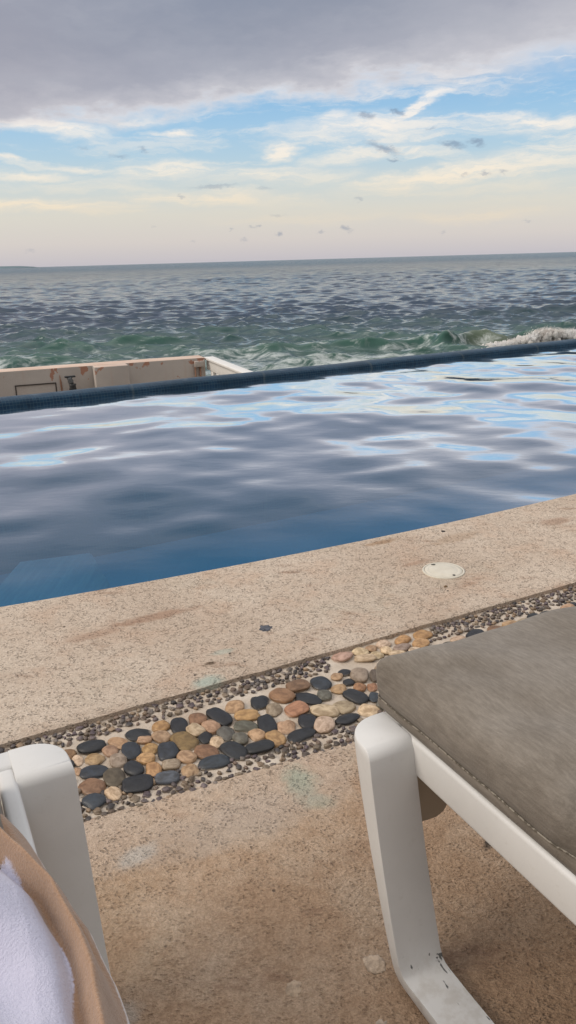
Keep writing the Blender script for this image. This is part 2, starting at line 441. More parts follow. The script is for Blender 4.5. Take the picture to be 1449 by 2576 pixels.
# low headland on the horizon
def build_headland():
    V = []; F = []
    n = 60
    for i in range(n):
        u = i / (n - 1); x = -4200 + u * (2250)
        h = 15 * min(1, (1 - u) * 14) ** .6 + 1.5 * mnoise.noise(Vector((u * 9, 0, 0))) + 3 * math.exp(-((u - .62) / .1) ** 2)
        y = 6000 + 150 * math.sin(u * 5)
        V += [(x, y, SEA_Z - 3), (x, y + 30, SEA_Z + max(h, .2) + 1.2), (x, y + 600, SEA_Z + max(h, .2) + 1.0), (x, y + 700, SEA_Z - 3)]
    for i in range(n - 1):
        for k in range(3): F.append((i * 4 + k, i * 4 + 4 + k, i * 4 + 5 + k, i * 4 + 1 + k))
    m, t, b = mat('hazy_land')
    t.put(b.inputs['Base Color'], t.mix(t.noise(gen_pos(t), .02, 4), (.10, .16, .19), (.16, .21, .23))); b.inputs['Roughness'].default_value = 1
    tag(link('headland', mesh_py('headland', V, F, True), m), kind='structure')
build_headland()
# ------------------------------------------------------------------ deck
def deck_material():
    m, t, b = mat('deck_concrete')
    pos = gen_pos(t); s = t.new('ShaderNodeSeparateXYZ'); t.put(s.inputs[0], pos)
    # distance toward the loungers: that side is unsealed, browner and rougher
    side = t.m('SUBTRACT', s.outputs[1], t.m('MULTIPLY', s.outputs[0], .47))
    n0 = t.noise(pos, 1.5, 5, .6); n1 = t.noise(pos, 5.5, 6, .65); n2 = t.noise(pos, 85, 5, .75); n3 = t.noise(pos, 230, 3, .7)
    land = t.mapr(t.m('ADD', side, t.m('MULTIPLY', t.m('SUBTRACT', n1, .5), .5)), 1.15, 1.55, 1, 0)
    pale = t.mix(t.mapr(n0, .35, .65), DECK_A, DECK_B)
    pale = t.mix(t.mapr(n1, .46, .72, 0, .75), pale, DECK_C)
    brown = t.mix(t.mapr(n1, .35, .68), DECK_D, DECK_E)
    brown = t.mix(t.mapr(t.m('ADD', side, t.m('MULTIPLY', t.m('SUBTRACT', n0, .5), .3)), .55, 1.0, 1, 0), brown, DECK_F)
    c = t.mix(land, pale, brown)
    # cool grey-green and ochre tints drifting over the surface
    tint = t.noise(t.mapping(pos, loc=(3, 7, 0)), 2.3, 4, .6)
    c = t.mix(t.mapr(tint, .52, .72, 0, .35), c, t.mix(1, c, (.92, 1.0, 1.0), 'MULTIPLY'))
    rusty = t.noise(t.mapping(pos, loc=(9, 1, 0), rot=(0, 0, R(27)), scale=(.9, 2.4, 1)), 4.0, 6, .68)
    c = t.mix(t.mapr(rusty, .57, .70, 0, .6), c, DECK_R)
    # pits, grit and grains
    v = t.voro(t.mapping(pos, rot=(0, 0, R(20)), scale=(.75, 1.25, 1)), 150, 'F1')
    pit = t.m('MULTIPLY', t.mapr(v, .18, .45, 1, 0), t.mapr(t.noise(pos, 33, 3, .6), .42, .56))
    c = t.mix(t.m('MULTIPLY', pit, t.mapr(side, .9, 1.5, .14, .32)), c, t.mix(1, c, (.40, .36, .32), 'MULTIPLY'))
    c = t.mix(t.mapr(n2, .32, .66, .2, .62), t.mix(1, c, (.72, .67, .62), 'MULTIPLY'), t.mix(1, c, (1.28, 1.28, 1.28), 'MULTIPLY'))
    grit = t.mapr(n3, .35, .68)
    c = t.mix(t.m('MULTIPLY', t.m('SUBTRACT', 1.0, grit), .40), c, t.mix(1, c, (.5, .46, .42), 'MULTIPLY'))
    # small dark holes
    v2 = t.voro(pos, 23, 'F1'); rnd = t.new('ShaderNodeSeparateColor'); t.put(rnd.inputs[0], t.voro(pos, 23, 'F1', 'Color'))
    hole = t.m('MULTIPLY', t.mapr(v2, .05, .11, 1, 0), t.mapr(rnd.outputs[0], .93, .95))
    c = t.mix(t.m('MULTIPLY', hole, .8), c, (.06, .05, .04))
    # spills and bleached patches, where they lie on the deck
    e16 = t.m('MULTIPLY', t.m('SUBTRACT', t.noise(pos, 16, 6, .7), .5), 1.5); e60 = t.m('MULTIPLY', t.m('SUBTRACT', t.noise(pos, 60, 5, .7), .5), 1.5)
    def patch(cx_, cy_, rx, ry, rot, colr, st, lo=.35, hi=.75, fr=16):
        nonlocal c
        mp = t.mapping(pos, loc=(cx_, cy_, 0), rot=(0, 0, rot), scale=(rx, ry, 1), typ='TEXTURE')
        r_ = t.vm('LENGTH', t.vm('MULTIPLY', mp, (1, 1, 0)))
        ed = t.m('ADD', r_, e60 if fr > 30 else e16)
        c = t.mix(t.mapr(ed, lo, 1.05, st, 0), c, colr)
    patch(-.225, 1.77, .055, .035, .4, (.36, .52, .47), .55)
    patch(-.197, 1.93, .05, .02, .4, (.40, .52, .46), .4)
    patch(.01, 1.36, .05, .08, .2, (.36, .47, .38), .55)
    patch(.045, 1.297, .04, .03, .2, (.36, .47, .38), .4)
    patch(-.30, 1.165, .05, .028, .8, (.60, .56, .50), .75)
    patch(-.12, 1.25, .30, .08, .45, (.54, .46, .39), .4, fr=26)
    patch(-.42, 2.17, .17, .035, .45, DECK_R, .7)
    patch(-.60, 2.05, .12, .03, .45, DECK_R, .5)
    patch(.361, 2.77, .10, .03, .5, (.36, .23, .14), .8)
    patch(.66, 2.80, .16, .05, .5, (.40, .28, .19), .55)
    patch(.459, 2.55, .08, .02, .5, DECK_R, .5)
    patch(.9, 2.25, .25, .08, .5, DECK_R, .5)
    patch(1.1, 2.95, .12, .05, .5, DECK_R, .6)
    patch(-.225, 1.867, .022, .012, .4, (.12, .08, .05), .9, fr=60)
    patch(.37, 1.18, .05, .012, .9, (.05, .045, .04), .9, fr=60)
    patch(.06, .70, .12, .06, .3, (.58, .53, .47), .5)
    patch(-.27, .84, .05, .03, .3, (.60, .55, .49), .5)
    patch(-.10, .68, .12, .10, .1, (.52, .45, .37), .45)
    # worn bright lip along the pool
    t.put(b.inputs['Base Color'], c)
    b.inputs['Roughness'].default_value = .88
    b.inputs['Specular IOR Level'].default_value = .25
    h = t.m('ADD', t.m('MULTIPLY', n2, .9), t.m('MULTIPLY', n3, .45))
    h = t.m('SUBTRACT', h, t.m('ADD', t.m('MULTIPLY', pit, .7), t.m('MULTIPLY', hole, 1.2)))
    h2 = t.m('MULTIPLY', t.noise(t.mapping(pos, rot=(0, 0, R(25)), scale=(.7, 1.25, 1)), 120, 4, .75), 2.2)
    h = t.m('ADD', h, t.m('MULTIPLY', h2, t.mapr(side, 1.0, 1.6, 1, .25)))
    t.put(b.inputs['Normal'], t.bump(h, 1.0, .007))
    return m
DECK_MAT = deck_material()

def xs_line(x0, x1, fine0=-2.2, fine1=3.0):
    return np.unique(np.concatenate([np.linspace(x0, fine0, 25), np.arange(fine0, fine1, .04), np.linspace(fine1, x1, 25)]))

def ribbon(name, xs, rows):
    """rows: list of (yfunc(xs), z) -> grid mesh"""
    V = []
    for y, z in rows:
        z = np.broadcast_to(z, xs.shape)
        V.append(np.stack([xs, y, z], -1))
    V = np.array(V)
    return mesh_np(name, V.reshape(-1, 3), grid_faces(len(rows), len(xs)))

XS = xs_line(-16, 18)
ny, fy, uy, ly = POOL_N(XS), POOL_F(XS), STRIP_U(XS), STRIP_L(XS)
wob = np.array([.004 * mnoise.noise(Vector((x * 9, 0, 0))) + .003 * mnoise.noise(Vector((x * 31, 3, 0))) for x in XS])
rows = [(uy + wob, -.04), (uy + wob, -.002), (uy + wob + .003, 0.0)]
for k in np.linspace(.06, .96, 8): rows.append((uy + (ny - uy) * k, 0.0))
rows += [(ny - .022, .0), (ny - .012, -.0015), (ny - .005, -.005), (ny - .001, -.011), (ny, -.02), (ny, -.06)]
deck = link('pool_deck', ribbon('pool_deck', XS, rows), DECK_MAT); tag(deck, kind='structure')
smooth_angle(deck, 50)
# the lounger side of the deck
rows = [(ly - 22, -.008), (ly - 6, -.008), (ly - 2, -.008), (ly - 1, -.008), (ly - .3, -.008), (ly - .04, -.008), (ly - .012, -.008), (ly + .004, -.0105), (ly + .02, -.018)]
deck2 = link('lounger_deck', ribbon('lounger_deck', XS, rows[:]), DECK_MAT); tag(deck2, kind='structure')

# ------------------------------------------------------------------ pool
def tile_material():
    m, t, b = mat('blue_mosaic')
    uv = t.new('ShaderNodeTexCoord').outputs['UV']
    br = t.new('ShaderNodeTexBrick'); br.offset = 0; br.squash = 1
    t.put(br.inputs['Vector'], uv)
    br.inputs['Scale'].default_value = 1.0
    for nm, v in (('Mortar Size', .0016), ('Mortar Smooth', .2), ('Bias', 0), ('Brick Width', .027), ('Row Height', .027)): br.inputs[nm].default_value = v
    br.inputs['Color1'].default_value = (.007, .028, .062, 1); br.inputs['Color2'].default_value = (.013, .048, .092, 1); br.inputs['Mortar'].default_value = (.05, .09, .12, 1)
    s = t.new('ShaderNodeSeparateXYZ'); t.put(s.inputs[0], uv)
    n = t.noise(uv, 2.2, 4)
    c = t.mix(t.mapr(n, .35, .7, 0, .55), br.outputs[0], (.007, .02, .035))
    # pale sheet joints and a few patched tiles
    fr = t.m('PINGPONG', t.m('ADD', s.outputs[0], t.m('MULTIPLY', t.noise(uv, .9, 2), .5)), .62)
    c = t.mix(t.mapr(fr, .006, .016, .5, 0), c, (.07, .09, .10))
    wear = t.noise(t.mapping(uv, scale=(9, 60, 1)), 1.0, 4, .7)
    topm = t.mapr(s.outputs[1], .17, .22)
    c = t.mix(t.m('MULTIPLY', t.mapr(wear, .5, .72), t.m('MULTIPLY', topm, .6)), c, (.22, .25, .26))
    t.put(b.inputs['Base Color'], c); b.inputs['Roughness'].default_value = .4; b.inputs['Specular IOR Level'].default_value = .12
    t.put(b.inputs['Normal'], t.bump(br.outputs[1], -.4, .003))
    return m

pool = empty('swimming_pool', (0, 0, 0))
tag(pool, 'curved infinity pool of deep blue water with a dark blue mosaic rim', 'pool')

def build_rim():
    prof = [(-.012, -1.45), (-.012, -.06), (0, -.03), (.006, -.002), (.018, .018), (.040, .031), (.075, .038), (.13, .041), (.19, .038), (.222, .026), (.238, .004), (.245, -.03), (.245, -.4), (.245, -3.2)]
    xs = np.unique(np.concatenate([np.linspace(-16, -6, 20), np.arange(-6, 9, .06), np.linspace(9, 18, 20)]))
    ys = POOL_F(xs)
    dx = np.gradient(xs); dy = np.gradient(ys); L = np.hypot(dx, dy); nx, nyy = -dy / L, dx / L
    arc = np.concatenate([[0], np.cumsum(np.hypot(np.diff(xs), np.diff(ys)))])
    pl = np.concatenate([[0], np.cumsum([math.dist(prof[i], prof[i + 1]) for i in range(len(prof) - 1)])]) - 1.33
    lum = np.array([.006 * mnoise.noise(Vector((a * 1.3, 0, 0))) for a in arc])
    V = []; UV = []
    for (o, z), q in zip(prof, pl):
        V.append(np.stack([xs + nx * o, ys + nyy * o, np.full_like(xs, z * .84 if z > 0 else z) + (lum if z > -.02 else 0)], -1)); UV.append(np.stack([arc, np.full_like(arc, q)], -1))
    V = np.array(V).reshape(-1, 3); UV = np.array(UV).reshape(-1, 2)
    me = mesh_np('tiled_rim', V, grid_faces(len(prof), len(xs))[:, ::-1])
    ul = me.uv_layers.new(name='UVMap'); idx = np.empty(len(me.loops), np.int32); me.loops.foreach_get('vertex_index', idx)
    ul.data.foreach_set('uv', UV[idx].astype(np.float32).ravel())
    link('tiled_rim', me, tile_material(), pool)
build_rim()

def build_basin():
    m, t, b = mat('basin_tile')
    p = gen_pos(t)
    n = t.noise(p, 1.1, 4); s = t.noise(t.mapping(p, rot=(0, 0, R(26)), scale=(60, 3, 3)), 1.0, 3)
    c = t.mix(t.mapr(n, .3, .7), (.06, .25, .45), (.08, .30, .52)); c = t.mix(t.mapr(s, .5, .8, 0, .25), c, (.2, .4, .5))
    t.put(b.inputs['Base Color'], c); b.inputs['Roughness'].default_value = .5
    rows = [(ny, -.0595), (ny, -1.45)] + [(ny + (fy - .0125 - ny) * k, -1.45) for k in (.25, .5, .75, 1)]
    link('basin', ribbon('basin', XS, rows), m, pool)
    # underwater bench, seen faintly through the water
    m2, t2, b2 = mat('bench_tile'); b2.inputs['Base Color'].default_value = (.16, .40, .52, 1)
    n2 = t2.noise(t2.mapping(gen_pos(t2), rot=(0, 0, R(40)), scale=(50, 4, 4)), 1.0, 4, .7)
    t2.put(b2.inputs['Base Color'], t2.mix(t2.mapr(n2, .4, .7), (.10, .30, .47), (.16, .40, .55)))
    xb = np.linspace(-1.30, -.60, 30); yb = POOL_N(xb)
    wdt = .25 + 1.0 * np.clip((-.60 - xb) / .38, 0, 1)
    rows = [(yb + .001, -.30), (yb + wdt * .5, -.30), (yb + wdt, -.30), (yb + wdt, -1.449)]
    link('underwater_bench', ribbon('underwater_bench', xb, rows), m2, pool)
build_basin()

def build_pool_water():
    xs = np.unique(np.concatenate([np.linspace(-16, -4, 60), np.arange(-4, 7, .022), np.linspace(7, 18, 50)]))
    nr = 260
    n_, f_ = POOL_N(xs), POOL_F(xs)
    k = np.linspace(0, 1, nr)[:, None]
    Y = (n_ + .0005) + ((f_ + .004) - (n_ + .0005)) * k; X = np.broadcast_to(xs, Y.shape).copy()
    n = 60
    lam = np.exp(rng.uniform(np.log(.16), np.log(1.9), n)); th = rng.normal(.1, .75, n) + np.where(rng.random(n) < .3, 1.2, 0); ph = rng.uniform(0, 6.28, n)
    sl = RIPPLE * np.interp(np.log(lam), np.log([.16, .3, .6, 1.2, 1.9]), [.15, .7, 1.4, 1.35, .8])
    Z, _, _, _ = wave_field(X, Y, lam, sl * lam / 6.283, th, ph)
    # calmer close to the deck, livelier toward the open end
    far = (Y - n_) / (f_ - n_)
    amp = (.7 + .4 * np.clip(far * 1.6, 0, 1)) * (.9 + .35 * np.clip((X - .3) / 2.5, 0, 1))
    Z = Z * amp * (1 - .55 * np.clip((far - .72) / .22, 0, 1))
    me = mesh_np('pool_water', np.stack([X, Y, WATER_Z + Z], -1).reshape(-1, 3), grid_faces(nr, len(xs)))
    m, t, b = mat('pool_water'); t.n.remove(b)
    pos = gen_pos(t)
    nb = t.noise(t.mapping(pos, rot=(0, 0, R(20)), scale=(5, 9, 1)), 1.0, 3, .5)
    nrm = t.bump(nb, .22, .004)
    fr = t.new('ShaderNodeFresnel'); fr.inputs['IOR'].default_value = 1.33; t.put(fr.inputs['Normal'], nrm)
    gl = t.new('ShaderNodeBsdfGlossy'); gl.inputs['Roughness'].default_value = .045; gl.inputs['Color'].default_value = (.955, .98, 1, 1); t.put(gl.inputs['Normal'], nrm)
    tr = t.new('ShaderNodeBsdfTransparent'); tr.inputs['Color'].default_value = (.62, .83, .92, 1)
    df = t.new('ShaderNodeBsdfDiffuse'); df.inputs['Color'].default_value = (.03, .125, .225, 1)
    m1 = t.new('ShaderNodeMixShader'); m1.inputs[0].default_value = .42; t.l.new(tr.outputs[0], m1.inputs[1]); t.l.new(df.outputs[0], m1.inputs[2])
    mx = t.new('ShaderNodeMixShader'); t.put(mx.inputs[0], t.mapr(fr.outputs[0], .06, .30, .03, .95)); t.l.new(m1.outputs[0], mx.inputs[1]); t.l.new(gl.outputs[0], mx.inputs[2])
    t.l.new(mx.outputs[0], t.n['Material Output'].inputs[0])
    tag(link('pool_water', me, m), kind='structure')
build_pool_water()

# beach and lower terrace beyond the pool
def build_low_ground():
    m, t, b = mat('beach_sand'); p = gen_pos(t)
    t.put(b.inputs['Base Color'], t.mix(t.noise(p, 2, 5), (.36, .29, .21), (.46, .39, .30))); b.inputs['Roughness'].default_value = .95
    me = mesh_py('beach', [(-70, 5, -2.2), (70, 5, -2.2), (70, 22, -2.4), (-70, 22, -2.4), (70, 34, -4.5), (-70, 34, -4.5)], [(0, 1, 2, 3), (3, 2, 4, 5)])
    tag(link('beach', me, m), kind='structure')
    m2, t2, b2 = mat('terrace_floor'); p = gen_pos(t2)
    t2.put(b2.inputs['Base Color'], t2.mix(t2.noise(p, 3, 5), (.40, .34, .29), (.5, .44, .38)))
    xs = np.linspace(-12, -.45, 40); f_ = POOL_F(xs)
    rows = [(f_ + .27, -1.3), (np.maximum(f_ + .3, 10.2 + (xs + 1) * .36), -1.3), (np.maximum(f_ + .3, 10.2 + (xs + 1) * .36), -2.3)]
    tag(link('terrace', ribbon('terrace', xs, rows), m2), kind='structure')
build_low_ground()
# ------------------------------------------------------------------ pebble strip set in mortar
PEBBLES = """0.1407,1.8164,0.0186,0.0134,0.29,K; 0.1179,1.7927,0.0176,0.0149,1.46,T; 0.1781,1.7966,0.0327,0.0223,1.44,A; 0.1476,1.7638,0.0159,0.0147,1.3,K; 0.0731,1.7636,0.0308,0.0231,-1.08,B; 0.0124,1.7514,0.0299,0.0242,0.36,N; 0.1188,1.7318,0.0205,0.0195,1.31,T; 0.1738,1.7371,0.018,0.0152,1.36,O; -0.0301,1.7072,0.0339,0.0269,-0.99,R; -0.0854,1.6811,0.0306,0.0224,1.51,K; 0.0802,1.7041,0.0214,0.0177,-1.41,G; 0.16,1.6919,0.0327,0.0224,-0.77,K; 0.0381,1.689,0.0366,0.0229,-0.71,K; -0.1475,1.6637,0.0239,0.0224,-1.49,T; 0.0067,1.6419,0.0285,0.025,0.51,O; -0.0482,1.6422,0.0246,0.0194,-1.46,A; 0.1253,1.6484,0.0254,0.0243,-0.75,A; 0.0762,1.6308,0.0348,0.0229,-0.24,C; 0.184,1.6303,0.0259,0.0243,0.94,C; -0.1148,1.622,0.0291,0.0216,0.3,Y; -0.1813,1.6192,0.0401,0.0206,-0.9,K; 0.1306,1.5951,0.0309,0.0195,0.5,K; 0.0334,1.5904,0.0299,0.0216,1.56,K; -0.0652,1.5823,0.0356,0.0205,-1.38,K; -0.1142,1.5765,0.0285,0.0205,-0.15,G; -0.235,1.6134,0.023,0.0203,-1.25,N; 0.073,1.5719,0.0311,0.0235,1.3,C; -0.0202,1.5684,0.026,0.022,1.47,T; -0.2766,1.5857,0.0286,0.0195,-1.22,K; -0.1983,1.5783,0.0247,0.0178,-0.94,T; -0.162,1.5489,0.0257,0.0196,-1.33,G; -0.3212,1.5855,0.0205,0.0191,0.38,Y; -0.2353,1.565,0.0236,0.0183,-0.92,C; 0.0171,1.5357,0.0337,0.0206,0.51,K; -0.0882,1.5408,0.0195,0.0179,-0.93,T; -0.1265,1.527,0.0229,0.0169,-1.4,G; -0.3712,1.5556,0.0302,0.0227,0.0,K; -0.3136,1.5438,0.0228,0.0186,-0.61,T; -0.0426,1.5219,0.0271,0.0188,-1.07,Y; -0.2091,1.5354,0.0235,0.0155,-1.49,K; -0.2577,1.5244,0.0369,0.0261,-0.89,L; -0.3517,1.5311,0.0164,0.0135,-0.16,T; -0.1811,1.5142,0.0206,0.0161,-1.39,C; -0.4122,1.5252,0.0255,0.0149,-0.58,T; -0.4712,1.5094,0.0308,0.0209,0.09,K; -0.3328,1.4997,0.0204,0.0182,-0.73,Y; -0.3754,1.4932,0.0293,0.0202,-1.15,B; -0.2894,1.4849,0.0302,0.022,-1.34,B; -0.2005,1.4787,0.0318,0.0228,-0.77,N; -0.1396,1.4832,0.0343,0.0229,-0.76,K; -0.0803,1.491,0.0316,0.0208,0.24,K; -0.4224,1.4932,0.0203,0.0168,-0.89,T; -0.5201,1.4862,0.0184,0.0145,-0.33,N; -0.2451,1.462,0.0226,0.0173,-0.68,T; -0.4553,1.4665,0.0225,0.018,-0.57,T; -0.3978,1.4577,0.021,0.0182,-1.11,A; -0.3353,1.461,0.0193,0.017,-0.43,Y; -0.4906,1.463,0.0185,0.0113,-1.13,C; -0.1808,1.4407,0.0335,0.0199,0.23,B; -0.2763,1.436,0.0196,0.0171,0.07,A; -0.4428,1.4208,0.0298,0.0229,0.12,B; -0.3126,1.4218,0.0236,0.0163,-1.32,Y; -0.3579,1.4258,0.0277,0.0178,-0.97,K; -0.233,1.4172,0.0206,0.0181,-1.15,T; -0.3943,1.3983,0.0298,0.0216,-1.03,D; -0.278,1.3912,0.0251,0.019,0.11,S; -0.4805,1.4234,0.0138,0.0087,-1.1,T; -0.4365,1.3682,0.0282,0.0224,-0.42,N; -0.3402,1.3724,0.0316,0.026,0.13,K; -0.3844,1.345,0.0219,0.0157,-0.87,C; -0.4213,1.3236,0.0229,0.0199,-0.55,B; 0.2194,1.7914,0.0271,0.0126,1.44,D; 0.2066,1.7381,0.0194,0.013,1.41,O; 0.2052,1.6882,0.0212,0.0125,1.5,B; -0.5012,1.4482,0.012,0.0065,-1.18,K; 0.1411,1.9011,0.0298,0.0224,0.42,P; 0.1945,1.9226,0.0228,0.0182,-0.42,C; 0.2027,1.886,0.0282,0.0161,-0.04,C; 0.2267,1.9438,0.018,0.0158,1.27,T; 0.2633,1.9651,0.0215,0.0174,0.7,C; 0.2684,1.9262,0.0187,0.0156,1.56,C; 0.237,1.9044,0.0192,0.0179,0.41,C; 0.2972,1.9097,0.0246,0.0132,0.21,C; 0.3227,1.9865,0.026,0.0166,0.77,Y; 0.3159,1.9446,0.0269,0.019,0.63,A; 0.3866,2.0157,0.0282,0.0229,0.64,Y; 0.3705,1.9608,0.0263,0.0211,0.96,Y; 0.3492,1.9295,0.0203,0.0138,0.76,C; 0.5416,2.0062,0.0323,0.0226,0.69,K; 0.4838,1.9789,0.0231,0.0157,0.29,C; 0.4524,1.9559,0.0195,0.0132,0.07,G; 0.611,2.0292,0.027,0.0241,-0.28,N; 0.6595,2.0619,0.0251,0.0191,0.3,T; 0.7125,2.0802,0.031,0.0212,0.55,A; 0.7457,2.1107,0.0248,0.0176,0.65,K; 0.7889,2.1234,0.0249,0.0177,0.5,K; 0.8244,2.1415,0.0224,0.0133,0.74,K; 0.8937,2.1889,0.0186,0.0107,0.79,K; 0.868,2.1694,0.0241,0.0139,0.42,T; 0.6558,2.033,0.0086,0.006,0.16,K"""
PCOL = dict(K=(.013, .014, .017), B=(.024, .030, .040), S=(.065, .075, .085), G=(.105, .10, .08), T=(.34, .22, .125), Y=(.36, .215, .095), N=(.19, .105, .055),
            R=(.25, .14, .075), O=(.32, .165, .085), C=(.46, .35, .24), A=(.26, .20, .145), L=(.20, .125, .05), D=(.085, .065, .045), P=(.38, .24, .18))
PNAME = dict(K='black', B='blue-black', S='slate grey', G='dark grey-green', T='tan', Y='golden tan', N='brown', R='reddish brown', O='orange rust', C='cream', A='mottled grey-tan', L='glossy dark amber', D='dark brown', P='pinkish cream')

strip = empty('pebble_strip', (0, 0, 0))
tag(strip, 'band of black, tan and cream river pebbles set in pale mortar across the deck', 'pebble paving')

def mortar_material():
    m, t, b = mat('pale_mortar'); p = gen_pos(t)
    n = t.noise(p, 30, 6, .7); n2 = t.noise(p, 6, 4)
    c = t.mix(t.mapr(n2, .3, .7), (.56, .49, .41), (.42, .345, .27))
    c = t.mix(t.mapr(n, .35, .6, .5, 0), c, (.40, .33, .26))
    t.put(b.inputs['Base Color'], c); b.inputs['Roughness'].default_value = .95
    t.put(b.inputs['Normal'], t.bump(t.m('ADD', n, t.noise(p, 140, 3)), .7, .005))
    return m
def build_mortar():
    xs = np.unique(np.concatenate([np.linspace(-16, -1.4, 30), np.arange(-2.1, 2.8, .014), np.linspace(2.6, 18, 30)]))
    u, l = STRIP_U(xs), STRIP_L(xs)
    rows = []
    for k in np.linspace(0, 1, 40):
        y = (l - .03) + (u + .02 - (l - .03)) * k
        z = np.array([-.0145 + .0035 * mnoise.noise(Vector((x * 22, yy * 22, 0))) + .002 * mnoise.noise(Vector((x * 60, yy * 60, 4))) for x, yy in zip(xs, y)])
        rows.append((y, z))
    link('mortar_bed', ribbon('mortar_bed', xs, rows), mortar_material(), strip)
build_mortar()

def pebble_material():
    m, t, b = mat('river_pebble')
    oi = t.new('ShaderNodeObjectInfo'); oc = obj_co(t)
    vec = t.vm('ADD', oc, t.vm('SCALE', t.vm('MULTIPLY', (1.0, 1.7, .6), (1, 1, 1)), scale=t.m('MULTIPLY', oi.outputs['Random'], 37.0)))
    n = t.noise(vec, 1.6, 5, .6, .6); n2 = t.noise(vec, 9, 4, .7)
    c = t.mix(t.mapr(n, .32, .68), t.mix(1, oi.outputs['Color'], (.68, .62, .55), 'MULTIPLY'), t.mix(1, oi.outputs['Color'], (1.3, 1.3, 1.3), 'MULTIPLY'))
    c = t.mix(t.mapr(n2, .55, .75, 0, .35), c, t.mix(.5, c, (.35, .32, .28)))
    # chalky mortar smear low on the stone and a rare white vein
    geo = gen_pos(t); s = t.new('ShaderNodeSeparateXYZ'); t.put(s.inputs[0], geo)
    sm = t.m('MULTIPLY', t.mapr(t.m('ADD', s.outputs[2], t.m('MULTIPLY', t.m('SUBTRACT', n2, .5), .012)), -.0155, -.0095, 1, 0), .8)
    c = t.mix(sm, c, (.50, .44, .37))
    t.put(b.inputs['Base Color'], c)
    t.put(b.inputs['Roughness'], t.mapr(n2, .3, .7, .34, .6)); b.inputs['Specular IOR Level'].default_value = .45
    t.put(b.inputs['Normal'], t.bump(n2, .12, .02))
    return m
PEB_MAT = pebble_material()

def pebble_mesh(name, seed, sub=3, knob=.16, flat=2.4):
    bm = bmesh.new(); bmesh.ops.create_icosphere(bm, subdivisions=sub, radius=1)
    o = Vector((seed * 7.3, seed * 3.1, 1.7))
    for v in bm.verts:
        p = v.co.copy()
        r_ = (abs(p.x) ** flat + abs(p.y) ** flat + abs(p.z) ** flat) ** (1 / flat)
        q = p / r_
        q *= 1 + knob * mnoise.noise(p * .9 + o) + knob * .35 * mnoise.noise(p * 2.3 + o)
        v.co = q
    # normalise so that the half axes are 1
    for ax in range(2):
        lo = min(v.co[ax] for v in bm.verts); hi = max(v.co[ax] for v in bm.verts)
        for v in bm.verts: v.co[ax] = (v.co[ax] - (lo + hi) / 2) * 2 / (hi - lo)
    me = bpy.data.meshes.new(name); bm.to_mesh(me); bm.free()
    me.polygons.foreach_set('use_smooth', [True] * len(me.polygons)); me.materials.append(PEB_MAT)
    return me
PM = [pebble_mesh('river_pebble', k + 1, 3, .2 if k % 3 else .3, 2.1 + .25 * (k % 3)) for k in range(9)]

def build_pebbles():
    lst = []
    for i, it in enumerate(PEBBLES.split(';')):
        q = it.split(','); x, y, a, b_, ang = map(float, q[:5]); cc = q[5].strip()
        if a < .006: continue
        o = link('river_pebble', PM[i % len(PM)]); o.parent = strip
        hz = min(.36 * b_, .0070) + .002
        o.scale = (a * 1.11, b_ * 1.11, hz); o.location = (x, y, -.0125 + .0015 * (i % 3)); o.rotation_euler = (0.05 * math.sin(i * 5), 0.05 * math.sin(i * 3), ang)
        r_ = random.uniform(.85, 1.15); c = PCOL[cc]
        o.color = (c[0] * r_, c[1] * r_ * random.uniform(.96, 1.04), c[2] * r_ * random.uniform(.92, 1.08), 1)
        o['label'] = PNAME[cc] + ' river pebble'
        lst.append((x, y, a))
    return lst
BIG = build_pebbles()

def chip_mesh():
    """unit chips used for the small stones"""
    out = []
    for k in range(8):
        bm = bmesh.new(); bmesh.ops.create_icosphere(bm, subdivisions=2, radius=1)
        o = Vector((k * 5.1, 2.2, k * 1.3))
        for v in bm.verts:
            p = v.co.copy(); q = p / max((abs(p.x) ** 3 + abs(p.y) ** 3 + abs(p.z) ** 3) ** (1 / 3), .01); v.co = q * (.95 + .95 * mnoise.noise(p * 1.2 + o))
        me = bpy.data.meshes.new('small_pebble'); bm.to_mesh(me); bm.free()
        me.polygons.foreach_set('use_smooth', [True] * len(me.polygons)); me.materials.append(PEB_MAT)
        out.append(me)
    return out
CHIPS = chip_mesh()
CCOL = [(.055, .042, .034), (.085, .06, .045), (.11, .085, .06), (.035, .030, .030), (.07, .055, .055), (.14, .10, .065), (.10, .085, .075), (.06, .045, .05)]

def in_block(x, y):
    return .10 < x < .425 and STRIP_U(x) + .005 > y > 1.868 + (x - .236) * (.47) and not (x > .385 and y < 1.93 + (x - .38) * 3.3)

